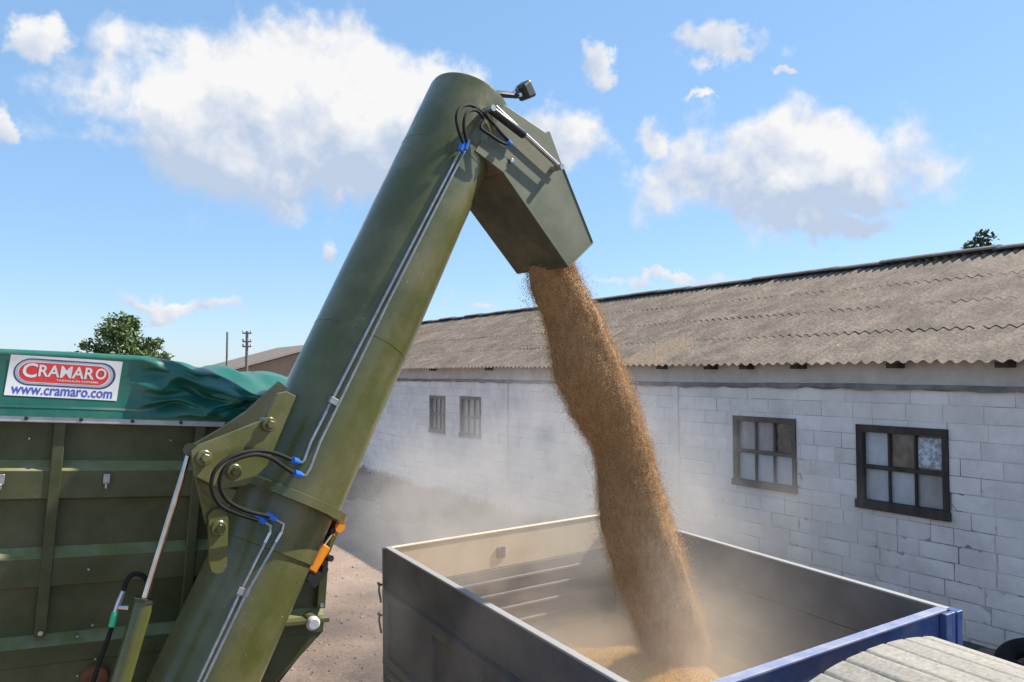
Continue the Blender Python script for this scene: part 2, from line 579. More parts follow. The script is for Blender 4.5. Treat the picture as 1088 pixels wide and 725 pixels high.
bw = obj('block_wall', mb, BLOCK, barn, smooth=50)
mb = MB()
rects = [(Y0, Y1, -.6, 3.21)]
for h in WIN:
    rects = cut(rects, h)
for (a, b, c, d) in rects:
    mb.box((WX + .010, a, c), (WX + .28, b, d))
obj('mortar', mb, MORTAR, bw, smooth=0)
mb = MB()
mb.box((WX - .03, Y0 - .02, 3.225), (WX + .25, Y1 + .02, 3.62))
obj('concrete_band', mb, BAND, barn, smooth=0)


def ledge_fn(u, v):
    y = Y0 + (Y1 - Y0) * u
    wob = .02 * mnoise.noise(V((y * 1.4, v * 3, 5))) + .012 * mnoise.noise(V((y * 5, v * 3, 8)))
    lo_ = .03 * mnoise.noise(V((y * 2.3, 4, 5))) + .02 * mnoise.noise(V((y * 7, 4, 5)))
    prof = [(.02, 3.165 + lo_), (-.05 + .02 * mnoise.noise(V((y * 3, 9, 5))), 3.17 + lo_), (-.065, 3.205), (-.05, 3.245), (.02, 3.255)][round(v * 4)]
    return V((WX + prof[0] + wob, y, prof[1] + wob * .8 + .006 * math.sin(y * 1.1)))


mb = MB().grid(ledge_fn, 260, 4)
obj('cornice_ledge', mb, LEDGE, barn, smooth=50)
for yp in (on_x(538, 480, WX).y, on_x(718, 480, WX).y):
    mb = MB().box((WX - .035, yp - .09, -.3), (WX + .02, yp + .02, 3.19))
    obj('pilaster', mb, BLOCK, barn, smooth=0, bevel=.01)
# rear wall, ends
mb = MB().box((RIDGE_X * 2 - WX - .3, Y0, -.4), (RIDGE_X * 2 - WX, Y1, EAVE - .1))
obj('rear_wall', mb, BLOCK, barn, smooth=0)
for ye in (Y0 + .01, Y1 - .31):
    x0, x1 = WX + .285, RIDGE_X * 2 - WX - .305
    mb = MB().prism([(x0, ye, -.4), (x1, ye, -.4), (x1, ye, EAVE - .05), (RIDGE_X, ye, RIDGE_Z - .1), (x0, ye, EAVE - .02)], (0, .3, 0))
    obj('gable_wall', mb, BLOCK, barn, smooth=0)
# corrugated roof, sheet by sheet (one mesh: surface pattern of the roof)
SL = (RIDGE_Z - EAVE) / (RIDGE_X - 9.9)
rnd = random.Random(11)
PER = .176
mb = MB()


def sheet(xa, xb, ya, yb, lift, amp=.021, mi=0, mirror=False):
    n = max(4, int(round((yb - ya) / PER * 8)))
    o = len(mb.v)
    tilt = rnd.uniform(-.005, .005)
    dx = rnd.uniform(-.02, .02)
    edge_up = rnd.choice((.008, .016, .036))
    cols = 3
    for i in range(n + 1):
        y = ya + (yb - ya) * i / n
        wv = amp * math.cos(2 * math.pi * y / PER)
        for k in range(cols + 1):
            x = xa + dx + (xb - xa) * k / cols
            z = EAVE + (x - 9.9) * SL + wv + lift * (1 - .9 * k / cols) + tilt * (y - ya) + edge_up * sstep(.90, 1, i / n) + .006 * mnoise.noise(V((x * 2, y * 2, 0)))
            mb.v.append(V((2 * RIDGE_X - x if mirror else x, y, z)))
    for i in range(n):
        for k in range(cols):
            a = o + i * (cols + 1) + k
            mb.f.append((a, a + 1, a + cols + 2, a + cols + 1))
            mb.mi.append(mi)


rowsx = [(9.88, 11.22), (11.05, 12.40), (12.22, 13.60), (13.42, 14.92)]
SW = PER * 6
for mirror in (False, True):
    for ri, (xa, xb) in enumerate(rowsx):
        y = Y0 - .3
        while y < Y1 + .3:
            yb = min(y + SW + PER * .8, Y1 + .4)
            mi = 0
            if not mirror and rnd.random() < .05 and ri < 3:
                mi = 1
            sheet(xa, xb, y, yb, .006 + rnd.uniform(0, .008), mi=mi, mirror=mirror)
            y += SW
obj('corrugated_roof', mb, [ROOF, RUSTSTAIN], barn, smooth=60, recalc=False)
mb = MB()
y = Y0 - .3
while y < Y1 + .3:
    l = 1.1
    zz = rnd.uniform(-.02, .025)
    pts = []
    for k in range(9):
        a = math.pi * k / 8
        pts.append(V((RIDGE_X - math.cos(a) * .2, y, RIDGE_Z + .0 + zz + math.sin(a) * .085)))
    mb.prism(pts, (0, l + .05, rnd.uniform(-.01, .01)))
    y += l
obj('ridge_cap', mb, RIDGE, barn)
rnd = random.Random(5)
for px in (752, 790, 845, 948, 1065):
    yy = on_x(px, 389, 10.0).y
    mb = MB().box((9.98, yy - .08, 3.47), (WX - .032, yy + .08, 3.545))
    obj('rafter_tail', mb, WOOD_DK, barn, smooth=0)
for k in range(7):
    yy = 10.6 + k * 3.1 + rnd.uniform(-.4, .4)
    mb = MB().box((9.98, yy - .05, 3.48), (WX - .032, yy + .05, 3.545))
    obj('rafter_tail', mb, WOOD_DK, barn, smooth=0)


def pane_mat(name, c1, c2, rough, scale=5):
    return mat(name, c1, c2, scale * .5, rough, thr=(.3, .7), spec=.8, stretch=(1, 1.6, .8), dirt=(.30, .30, .29), dirt_scale=6, dirt_amt=.45)


P_WHITE = pane_mat('limed_pane', (.36, .38, .41), (.50, .52, .55), .35)
P_GREY = pane_mat('grey_pane', (.16, .17, .18), (.30, .31, .33), .2)
P_DARK = pane_mat('dark_pane', (.018, .017, .018), (.05, .045, .045), .12, 3)
P_BROWN = pane_mat('brown_pane', (.06, .042, .032), (.10, .075, .06), .2, 3)
P_LACE = mat('lace_paper', (.25, .27, .28), (.60, .63, .65), 15, .6, thr=(.42, .58))
KINDS = {0: [P_WHITE, P_WHITE, P_WHITE, P_GREY, P_GREY, P_DARK], 1: [P_WHITE, P_WHITE, P_GREY, P_WHITE, P_BROWN, P_DARK],
         2: [P_GREY] * 6, 3: [P_GREY, P_GREY, P_WHITE, P_GREY, P_GREY, P_GREY], 4: [P_GREY] * 6}
WLAB = {1: 'dark-framed window with a pale patterned sheet in its upper corner', 0: 'dusty brown-framed window with whitish lower panes'}
for i, (a, b, c, d) in enumerate(WIN):
    fw = .105 if i == 1 else .085
    fm = WOOD_DK if i == 1 else (WOOD_MID if i == 0 else WOOD_GREY)
    mb = MB()
    x0, x1 = WX - .03, WX + .10
    tl = .03 if i == 1 else .0
    mb.box((x0, a, d - fw * .8), (x1, b, d + .02))
    mb.box((x0 - .02, a - .02, c - .02), (x1, b + .02, c + fw))
    mb.box((x0 + .003, a, c + fw), (x1, a + fw * .75, d - fw * .8))
    mb.box((x0 + .003, b - fw, c + fw), (x1, b, d - fw * .8))
    w = obj('window', mb, fm, barn, smooth=0, bevel=.006, label=WLAB.get(i))
    ya, yb, za, zb = a + fw * .75, b - fw, c + fw, d - fw * .8
    mb = MB()
    zm = za + (zb - za) * .49
    mb.box((x0 + .03, ya, zm - .03), (x1 - .02, yb, zm + .03))
    for k in (1, 2):
        yk = ya + (yb - ya) * k / 3
        mb.box((x0 + .035, yk - .013, za), (x1 - .025, yk + .013, zm - .03))
        mb.box((x0 + .035, yk - .013, zm + .03), (x1 - .025, yk + .013, zb))
    obj('glazing_bar', mb, fm, w, smooth=0)
    # camera sees larger y on the left
    for r_ in range(2):
        for k in range(3):
            pa, pb = ya + (yb - ya) * (2 - k) / 3, ya + (yb - ya) * (3 - k) / 3
            qa, qb = (za, zm) if r_ == 0 else (zm, zb)
            mb = MB().box((x1 - .05, pa + .004, qa + .004), (x1 - .044, pb - .004, qb - .004))
            o = obj('pane', mb, KINDS[i][r_ * 3 + k], w, smooth=0)
            o.rotation_euler = (0, 0, 0)
    mb = MB().box((x1 + .02, a - .05, c - .05), (x1 + .03, b + .05, d + .05))
    obj('dark_backing', mb, P_DARK, w, smooth=0)
    if i == 1:
        mb = MB().box((x1 - .062, ya + .03, zm + .06), (x1 - .056, ya + (yb - ya) / 3 - .03, zb - .03))
        obj('patterned_sheet', mb, P_LACE, w, smooth=0)

# ------------------------------------------------------------------ distant shed beyond the barn
shed = thing('distant_shed', 'far brown roofed shed glimpsed between the green tarpaulin and the auger', 'building', (17, 66, -.5))
mb = MB()
sx0, sxm, sx1, sy = 12.6, 20.5, 28.4, 60.0
ez, rz = 3.5, 5.75
mb.prism([(sx0 + .3, sy, -.6), (sx1 - .3, sy, -.6), (sx1 - .3, sy, ez), (sxm, sy, rz - .1), (sx0 + .3, sy, ez)], (0, 14, 0))
obj('wall', mb, mat('brown_shed_wall', (.24, .18, .13), (.30, .23, .17), 1, .9), shed, smooth=0)
mb = MB()
mb.prism([(sx0, sy - .4, ez), (sxm, sy - .4, rz), (sxm, sy - .4, rz + .12), (sx0, sy - .4, ez + .12)], (0, 15, 0))
mb.prism([(sx1, sy - .4, ez), (sxm + .002, sy - .4, rz), (sxm + .002, sy - .4, rz + .12), (sx1, sy - .4, ez + .12)], (0, 15, 0))
obj('roof', mb, mat('brown_shed_roof', (.15, .115, .09), (.21, .165, .13), 2, .9), shed, smooth=0)


mb = MB().prism([(sx0 - .05, sy - .46, ez - .02), (sxm, sy - .46, rz + .0), (sxm, sy - .46, rz + .15), (sx0 - .05, sy - .46, ez + .13)], (0, .05, 0))
obj('verge_board', mb, BED_RIM, shed, smooth=0)


# ------------------------------------------------------------------ trees and poles
def tree(name, label, base, height, blobs, n, leaf, lmat, trunk_r, seed):
    rn = random.Random(seed)
    base = V(base)
    t = thing(name, label, 'tree', base)
    mb = MB()
    top = base + V((0, 0, height * .8))
    mb.tube([base + V((0, 0, -.2)), base + V((.1, 0, height * .3)), base + V((-.1, .1, height * .55)), top], [trunk_r, trunk_r * .75, trunk_r * .5, trunk_r * .15], 9)
    for (c, r_) in blobs:
        c = base + V(c)
        s = base + V((0, 0, max(.25, min(.7, (c.z - base.z) / height - .25)) * height))
        mb.tube([s, s.lerp(c, .5) + V((0, 0, r_ * .1)), c], [trunk_r * .4, trunk_r * .25, trunk_r * .08], 6)
    obj('trunk', mb, BARK, t, smooth=60)
    vs, fs = [], []
    tot = sum(r_ ** 2 for _, r_ in blobs)
    for (c, r_) in blobs:
        c = base + V(c)
        cl = [(V((rn.gauss(0, 1), rn.gauss(0, 1), rn.gauss(0, 1))).normalized() * r_ * rn.uniform(.55, 1.05)) for _ in range(26)]
        for _ in range(int(n * r_ ** 2 / tot)):
            k = rn.choice(cl)
            p = c + k + V((rn.gauss(0, 1), rn.gauss(0, 1), rn.gauss(0, .8))) * r_ * .16
            d = V((rn.gauss(0, 1), rn.gauss(0, 1), rn.gauss(0, 1) + .5)).normalized()
            a = d.orthogonal().normalized()
            a.rotate(M.Rotation(rn.uniform(0, 6.3), 3, d))
            b = d.cross(a)
            s = leaf * rn.uniform(.6, 1.3)
            o = len(vs)
            vs += [p - a * s, p + b * s * .5 + d * s * .12, p + a * s, p - b * s * .5 + d * s * .12]
            fs.append((o, o + 1, o + 2, o + 3))
    m2 = MB()
    m2.v, m2.f, m2.mi = vs, fs, [0] * len(fs)
    obj('crown', m2, lmat, t, smooth=0, recalc=False)
    return t


d = direction(124, 395)
tb = EYE + d * 70
tb.z = -.5
tree('broadleaf_tree', 'round leafy tree rising behind the green tarpaulin', tb, 8.6,
     [((0, 0, 6.2), 2.3), ((1.7, -1, 5.2), 1.9), ((-1.9, 1.0, 4.6), 1.7), ((-3.3, 2, 4.3), 1.2), ((.3, .2, 7.6), 1.2), ((0, 0, 4.4), 2.4)], 9000, .20, LEAF, .3, 4)
d = direction(1050, 300)
tb = EYE + d * 34
tb.z = 0
tb.z = .75
tree('dark_tree', 'small dark tree top peeking over the barn ridge', tb, 8.3,
     [((.15, .1, 7.75), .30), ((-.35, .3, 7.5), .28), ((.1, 0, 7.1), .42), ((-.2, 0, 6.4), 1.1), ((.2, 0, 5.2), 1.4)], 5000, .10, LEAF_DK, .2, 9)


def pole(px, ytop, label, w, dist, insul):
    d = ray(px, ytop)
    k = dist / math.hypot(d.x, d.y)
    top = EYE + d * k
    b = V((top.x, top.y, -.5))
    t = thing('utility_pole', label, 'pole', b, group='utility poles beyond the tarpaulin')
    mb = MB().tube([b + V((0, 0, -.3)), V((top.x, top.y, top.z))], [w * 1.25, w], 8)
    obj('shaft', mb, POLE, t)
    if insul:
        for k2, dz in enumerate((.15, .75, 1.1)):
            mb = MB().tube([top + V((-.28, .15, -dz)), top + V((.28, -.15, -dz))], .05, 6)
            obj('crossarm', mb, POLE, t)
            for s in (-1, 1):
                q = top + V((.24 * s, -.13 * s, -dz))
                mb = MB().tube([q, q + V((0, 0, .09)), q + V((0, 0, .2))], [.05, .08, .05], 8)
                obj('insulator', mb, WHITE, t)
    return t


pole(241.5, 353, 'plain thin grey pole beyond the tarpaulin, without crossarms', .07, 60, False)
pole(262.5, 352, 'thin pole with insulator crossarms beyond the tarpaulin', .10, 58, True)

# ------------------------------------------------------------------ grain cart with auger
YF = 4.55
ROLL = R(3.6)
EX = V((math.cos(ROLL), 0, -math.sin(ROLL)))
EZ = V((math.sin(ROLL), 0, math.cos(ROLL)))
O0 = V((-0.0937, YF, 3.2017))


def cp(p, q, y=0.0):
    """point on the cart: p along its front, q above its top rail, y behind its front"""
    return O0 + EX * p + EZ * q + V((0, y, 0))


cart = thing('grain_cart', 'olive green grain cart with raised unloading auger pouring grain', 'grain cart', cp(.15, -3.72, 2.4), (0, ROLL, 0))
PL, PR = -1.42, 1.70
QB = -1.22
# stepped front wall profile
prof = [(-.005, 0)]
for k in range(3):
    q0 = -.225 - .43 * k
    prof += [(q0, 0), (q0 - .046, -.055), (q0 - .185, -.055), (q0 - .195, 0)]
prof = [p for p in prof if p[0] > QB + .01] + [(QB, -.055)]
mb = MB()
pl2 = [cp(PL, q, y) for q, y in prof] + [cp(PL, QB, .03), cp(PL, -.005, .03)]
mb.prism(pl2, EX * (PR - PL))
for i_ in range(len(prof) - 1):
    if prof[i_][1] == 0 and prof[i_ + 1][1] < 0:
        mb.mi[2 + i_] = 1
fwall = obj('front_wall', mb, [OLIVE_FACE, LEDGE_LIT_DUST], cart, smooth=20, bevel=.004)
# tapered hopper below
mb = MB()
mb.prism([cp(PR, QB + .002, -.05), cp(1.40, -1.52, -.05), cp(.95, -2.6, -.05), cp(-.65, -2.6, -.05), cp(-1.1, -1.52, -.05), cp(PL, QB + .002, -.05)], V((0, .05, 0)))
obj('hopper_plate', mb, OLIVE_FACE, cart, smooth=0, bevel=.004)
for pp, w in ((.232, .052), (-.62, .052), (.90, .05), (PR - .05, .05)):
    mb = MB().prism([cp(pp, -.01, -.062), cp(pp + w, -.01, -.062), cp(pp + w, -1.08, -.062), cp(pp, -1.08, -.062)], V((0, .058, 0)))
    obj('upright_post', mb, OLIVE_FACE, cart, smooth=0, bevel=.004)
    mb = MB().tube([cp(pp + w / 2, -1.06, -.062), cp(pp + w / 2, -1.06, -.075)], .012, 8)
    obj('bolt', mb, ZINC, cart)
for pp in (.015, .47):
    mb = MB().prism([cp(pp, -.285, -.06), cp(pp + .032, -.285, -.06), cp(pp + .032, -.335, -.06), cp(pp, -.335, -.06)], V((0, -.02, 0)))
    mb.tube([cp(pp + .016, -.33, -.082), cp(pp + .016, -.36, -.082)], .008, 8)
    obj('latch', mb, ZINC, cart, bevel=.003)
rn = random.Random(2)
for (x, y) in ((31, 466), (181, 468), (94, 605), (98, 664), (160, 620), (82, 676), (101, 700), (82, 718)):
    P = on_y(x, y, YF - .055)
    mb = MB().tube([P + V((0, .06, 0)), P - V((0, .008, 0))], .0055, 8)
    obj('bolt', mb, ZINC, cart)
# rail
mb = MB().prism([cp(PL, .003, -.085), cp(PR, .003, -.085), cp(PR, -.032, -.085), cp(PL, -.032, -.085)], V((0, .10, 0)))
rail = obj('top_rail', mb, RAIL, cart, smooth=0, bevel=.004)
for k in range(12):
    c_ = cp(-1.3 + .235 * k, -.014, -.085)
    mb = MB().tube([c_, c_ - V((0, .008, 0))], .009, 8)
    obj('rail_bolt', mb, BLACK, rail)
# sides, back and floor of the box
LEN = 5.0
mb = MB().prism([cp(PR - .04, -.005, .03), cp(PR, -.005, .03), cp(PR, QB, .03), cp(PR - .04, QB, .03)], V((0, LEN, 0)))
obj('side_wall', mb, OLIVE_FACE, cart, smooth=0)
mb = MB().prism([cp(PL, -.005, .03), cp(PL + .04, -.005, .03), cp(PL + .04, QB, .03), cp(PL, QB, .03)], V((0, LEN, 0)))
obj('side_wall', mb, OLIVE_FACE, cart, smooth=0)
mb = MB().prism([cp(PL, -.005, LEN + .032), cp(PR, -.005, LEN + .032), cp(PR, QB, LEN + .032), cp(PL, QB, LEN + .032)], V((0, .05, 0)))
obj('rear_wall', mb, OLIVE_FACE, cart, smooth=0)
mb = MB()
for (a, b) in ((cp(PR, QB, .0), cp(.95, -2.6, .6)), (cp(PL, QB, .0), cp(-.65, -2.6, .6))):
    mb.add([a, a + V((0, LEN, 0)), b + V((0, LEN - 1.2, 0)), b], [(0, 1, 2, 3)])
a, b = cp(.95, -2.6, .6), cp(-.65, -2.6, .6)
mb.add([a, b, b + V((0, LEN - 1.2, 0)), a + V((0, LEN - 1.2, 0))], [(0, 1, 2, 3)])
obj('hopper', mb, OLIVE_FACE, cart, smooth=0)
for s, pp in ((-1, -1.15), (1, 1.2)):
    for yy in (2.0, 3.5):
        c_ = cp(pp, -3.72 + .62, yy)
        mb = MB().tube([c_ - EX * .22, c_ - EX * .2, c_ + EX * .2, c_ + EX * .22], [.55, .62, .62, .55], 32)
        wl = obj('wheel', mb, RUBBER, cart)
        mb = MB().tube([c_ - EX * .225, c_ + EX * .225], .3, 24)
        obj('rim', mb, OLIVE, wl)
mb = MB().tube([cp(-1.15, -3.1, 2.0), cp(1.2, -3.1, 2.0)], .08, 10)
mb.tube([cp(-1.15, -3.1, 3.5), cp(1.2, -3.1, 3.5)], .08, 10)
obj('axle', mb, BLACK, cart)
mb = MB()
for pp in (-.45, .6):
    mb.prism([cp(pp, -2.62, -.4), cp(pp + .12, -2.62, -.4), cp(pp + .12, -2.85, -.4), cp(pp, -2.85, -.4)], V((0, 5.0, 0)))
    mb.prism([cp(pp + .01, -2.852, 2.5), cp(pp + .11, -2.852, 2.5), cp(pp + .11, -3.12, 2.5), cp(pp + .01, -3.12, 2.5)], V((0, .5, 0)))
obj('chassis', mb, OLIVE, cart, smooth=0)
P = on_y(101, 719, YF - .06)
mb = MB().tube([P + V((0, .05, 0)), P, P - V((0, .03, 0))], [.066, .066, .055], 24)
obj('rusty_cap', mb, RUST, cart)

# ---- auger frame
P_LO = at(357, 420, 4.31)
P_HI = at(451, 215, 4.77)
AX = (P_HI - P_LO).normalized()
UH = V((AX.x, AX.y, 0)).normalized()
NH = V((UH.y, -UH.x, 0))
if NH.dot(P_LO - EYE) > 0:
    NH = -NH
SD = NH.cross(AX)           # in-plane, across the tube
if SD.dot(RT) < 0:
    SD = -SD                # points to the right of the tube


def ap(s, side=0.0, n=0.0):
    return P_LO + AX * s + SD * side + NH * n


def on_n(x, y, n):
    return on_plane(x, y, P_LO + NH * n, NH)


def on_cyl(x, y, r):
    d_ = ray(x, y)
    w = EYE - P_LO
    dp = d_ - AX * d_.dot(AX)
    wp = w - AX * w.dot(AX)
    a, b, c = dp.dot(dp), 2 * dp.dot(wp), wp.dot(wp) - r * r
    D = b * b - 4 * a * c
    t = (-b - math.sqrt(max(D, 0))) / (2 * a)
    return EYE + d_ * t


RU, RL = .277, .250
S_FL = -.60
S_TOP = 2.12
mb = MB().tube([ap(S_FL), ap(S_FL + .02), ap(.5), ap(1.2), ap(S_TOP - .02), ap(S_TOP), ap(S_TOP + .025), ap(S_TOP + .03)], [RU, RU, RU, RU, RU, RU - .004, RU - .06, RU - .2], 64)
upper = obj('upper_auger_tube', mb, OLIVE, cart, smooth=40)
for s in (.33, 1.62):
    mb = MB().tube([ap(s - .004), ap(s), ap(s + .004)], [RU - .003, RU + .0018, RU - .003], 64)
    obj('weld_seam', mb, OLIVE, upper, smooth=60)
mb = MB().tube([ap(S_FL - .002), ap(-1.0), ap(-2.6)], [RL, RL, RL], 64)
lower = obj('lower_auger_tube', mb, OLIVE, cart, smooth=40)
mb = MB().tube([ap(S_FL - .03), ap(S_FL - .28), ap(S_FL - .285)], [RL + .008, RL + .008, RL - .004], 64)
obj('tube_sleeve', mb, OLIVE, lower, smooth=40)
mb = MB().tube([ap(S_FL - .03), ap(S_FL - .028), ap(S_FL + .016), ap(S_FL + .018)], [RU + .045, RU + .05, RU + .05, RU + .045], 64)
fl = obj('joint_flange', mb, OLIVE, cart, smooth=30)
# hinge brackets
UB = [(203, 480), (211, 473), (281, 446), (295, 418), (305, 416), (315, 421), (284, 495), (262, 516), (234, 520), (207, 506)]
LB = [(222, 548), (228, 541), (240, 541), (243, 552), (242, 585), (241, 602), (237, 609), (230, 611), (224, 607), (222, 598)]
TB = [(207, 506), (234, 516), (252, 521), (242, 543), (219, 557)]
DB = [(202, 474), (232, 457), (262, 437), (297, 405), (306, 412), (283, 447), (211, 477)]
mb = MB().prism([on_n(x, y, .285) for x, y in UB], -NH * .02)
ub = obj('fold_bracket', mb, OLIVE, cart, smooth=0, bevel=.003)
mb = MB().prism([on_n(x, y, .262) for x, y in LB], -NH * .018)
lb = obj('fold_bracket', mb, OLIVE, cart, smooth=0, bevel=.003)
mb = MB().prism([on_n(x, y, .235) for x, y in TB], -NH * .018)
obj('fold_bracket', mb, OLIVE, cart, smooth=0, bevel=.003)
mb = MB().prism([on_n(x, y, .08) for x, y in DB], -NH * .02)
obj('fold_bracket', mb, OLIVE_DARK, cart, smooth=0, bevel=.003)
for (x, y, par, n0) in ((284.6, 451, ub, .285), (215.5, 486.5, ub, .285), (247.5, 501, ub, .285), (231.5, 561, lb, .262)):
    c_ = on_n(x, y, n0)
    mb = MB().tube([c_ - NH * .04, c_ + NH * .018, c_ + NH * .022], [.036, .036, .031], 24)
    mb.tube([c_ + NH * .02, c_ + NH * .040, c_ + NH * .043], [.021, .021, .017], 6)
    obj('pin', mb, OLIVE, par)
# fold cylinder
mb = MB().tube([on_n(202, 478, .265), on_n(202, 478, .05)], .030, 20)
fc = obj('fold_cylinder', MB().tube([on_n(153.3, 637, .17), on_n(152.8, 640, .17), on_n(128, 725, .17), on_n(100, 822, .17)], [.040, .042, .042, .042], 24), OLIVE, cart)
obj('rod_eye', mb, OLIVE_DARK, fc)
mb = MB().tube([on_n(201, 482, .17), on_n(153, 638, .17)], .0165, 16)
obj('rod', mb, CHROME, fc)
mb = MB().tube([on_n(153.6, 636, .17), on_n(152.6, 639.5, .17)], .046, 24)
obj('gland_nut', mb, OLIVE_DARK, fc)
# cylinder hose and tee fitting
mb = MB().tube(spline([on_n(*p, .12) for p in ((158, 622), (153, 613), (144, 610), (136, 615), (131, 628))]), .011, 8)
mb.tube(spline([on_n(*p, .12) for p in ((119, 666), (113, 684), (105, 706), (96, 735), (80, 790))]), .010, 8)
hz = obj('supply_hose', mb, RUBBER, cart)
mb = MB().tube([on_n(131, 628, .12), on_n(126, 640, .12), on_n(122, 651, .12)], [.011, .013, .011], 8)
mb.tube([on_n(125, 645, .12), on_n(137, 646, .15)], .010, 8)
obj('tee_fitting', mb, STEEL, hz)
mb = MB().tube([on_n(122.5, 650, .12), on_n(118.5, 666, .12)], .014, 10)
obj('green_sleeve', mb, GREENFIT, hz)
# hydraulic lines along the tubes
LINES = [(RU, [(489, 160), (409, 315), (330, 470), (320.5, 488), (318, 491), (313, 490)]), (RU, [(494, 160), (413, 320), (340, 470), (326.5, 497), (322, 504.5), (316, 504)])]
for r_, pts in LINES:
    P = [on_cyl(x, y, r_ + .014) for x, y in pts]
    P[-3:] = [p + NH * .03 for p in P[-3:]]
    ln = obj('hydraulic_line', MB().tube(P[:1] + [P[0].lerp(P[1], .5)] + P[1:], .0075, 8), ZINC, cart)
    e = P[-1]
    d_ = (on_n(*((303, 486) if pts[0][0] == 489 else (305, 500)), .33) - e).normalized()
    obj('blue_fitting', MB().tube([e, e + d_ * .055], .016, 10), BLUEFIT, ln)
LOW = [(RL, [(278.5, 554), (285, 558), (284, 565), (254, 632), (209, 728), (150, 850)], (280, 555)), (RL, [(290, 551), (298.5, 556), (296, 565), (261, 632), (215, 728), (156, 850)], (291, 551.5))]
for r_, pts, fp in LOW:
    P = [on_cyl(x, y, r_ + .020) for x, y in pts]
    P[:3] = [p + NH * .03 for p in P[:3]]
    ln = obj('hydraulic_line', MB().tube(P, .0075, 8), ZINC, cart)
    d_ = (P[0] - P[1]).normalized()
    obj('blue_fitting', MB().tube([P[0] - d_ * .005, P[0] + d_ * .055], .016, 10), BLUEFIT, ln)
    obj('elbow_nut', MB().tube([P[2] - (P[3] - P[2]).normalized() * .0, P[2] + (P[3] - P[2]).normalized() * .05], .013, 6), STEEL, ln)
for (x, y, r_) in ((355, 427, RU), (257.5, 629, RL)):
    c_ = on_cyl(x, y, r_ + .012)
    mb = MB().box((-.03, -.018, -.012), (.03, .018, .014), T=lambda p, c_=c_: c_ + SD * p.x + AX * p.y + NH * p.z)
    obj('line_clamp', mb, ZINC, cart, smooth=0, bevel=.003)
H1 = [(309, 488.5), (293, 482), (275, 479), (255, 482), (238, 490), (227, 503), (225, 520), (234, 537), (252, 546), (274, 553)]
H2 = [(311, 502.5), (300, 495), (288, 487), (272, 483), (254, 487), (241, 495), (234, 508), (235, 522), (244, 534), (262, 543), (286, 549)]
for hp in (H1, H2):
    n_ = len(hp)
    P = [on_n(x, y, .315 + .06 * math.sin(math.pi * i / (n_ - 1))) for i, (x, y) in enumerate(hp)]
    obj('hose', MB().tube(spline(P), .0098, 10), RUBBER, cart)
# orange damper, lamp, gusset on the right of the lower tube
c0, c1, c2, c3 = on_n(328, 606, .02), on_n(344, 579, .02), on_n(352, 568, .02), on_n(358.5, 559, .02)
dm = obj('orange_damper', MB().tube([c0, c0.lerp(c1, .04), c0.lerp(c1, .96), c1], [.036, .043, .043, .036], 20), ORANGE, cart)
obj('damper_rod', MB().tube([c1, c2], .013, 10), CHROME, dm)
mb = MB().tube([c2, c3], .026, 12)
mb.tube([c3 - NH * .03, c3 + NH * .03], .032, 16)
obj('damper_eye', mb, ORANGE, dm)
mb = MB()
for (x, y) in ((347, 592), (341, 604), (325, 612), (349, 563)):
    q = on_n(x, y, .02)
    mb.tube([q - NH * .05, q + NH * .05], .018, 8)
mb.prism([on_n(x, y, -.03) for x, y in ((322, 616), (348, 570), (362, 548), (353, 560), (346, 610), (335, 625))], -NH * .02)
obj('damper_mount', mb, BLACK, dm)
mb = MB().prism([on_n(x, y, -.06) for x, y in ((362, 543), (364, 556), (352, 585), (338, 612), (345, 545))], -NH * .02)
obj('flange_lug', mb, OLIVE, cart, smooth=0, bevel=.003)
P = on_y(333, 663, YF - .13)
mb = MB().tube([P + V((0, .11, 0)), P, P - V((0, .012, 0))], [.040, .040, .028], 20)
lp = obj('marker_lamp', mb, WHITE, cart)
obj('lamp_bezel', MB().tube([P + V((0, .11, 0)), P + V((0, .02, 0))], .043, 20), OLIVE, lp)
mb = MB().prism([cp(1.38, -1.12, -.12), cp(PR + .01, -1.12, -.12), cp(PR + .01, -1.145, -.12), cp(1.38, -1.145, -.12)], V((0, .07, 0)))
obj('step_ledge', mb, OLIVE, cart, smooth=0, bevel=.003)
# ---- spout
NP, FP_ = .262, -.25
sp_px = [(499, 152), (514, 106), (533, 109), (580, 141), (584, 139), (598, 177), (630, 258), (604, 284), (535, 184)]
near = [on_n(x, y, NP) for x, y in sp_px]
back_shift = NH * (FP_ - NP)
mb = MB()
mb.prism(near, -NH * .008)
mb.prism([p + back_shift for p in near], NH * .008)
for i0, i1 in ((1, 2), (2, 3), (3, 4), (4, 5), (5, 6), (7, 8), (8, 0)):
    a, b = near[i0], near[i1]
    inw = (b - a).cross(NH).normalized() * .008
    cen = sum(near, V()) / len(near)
    if inw.dot(cen - (a + b) / 2) < 0:
        inw = -inw
    w = -NH * .0085
    mi = 1 if (i0, i1) in ((7, 8), (8, 0)) else 0
    mb.prism([a + w, b + w, b + w + inw, a + w + inw], back_shift - w * 2, mi)
spout = obj('discharge_spout', mb, [SPOUT, SPOUT_SHADE], cart, smooth=0, bevel=.003)
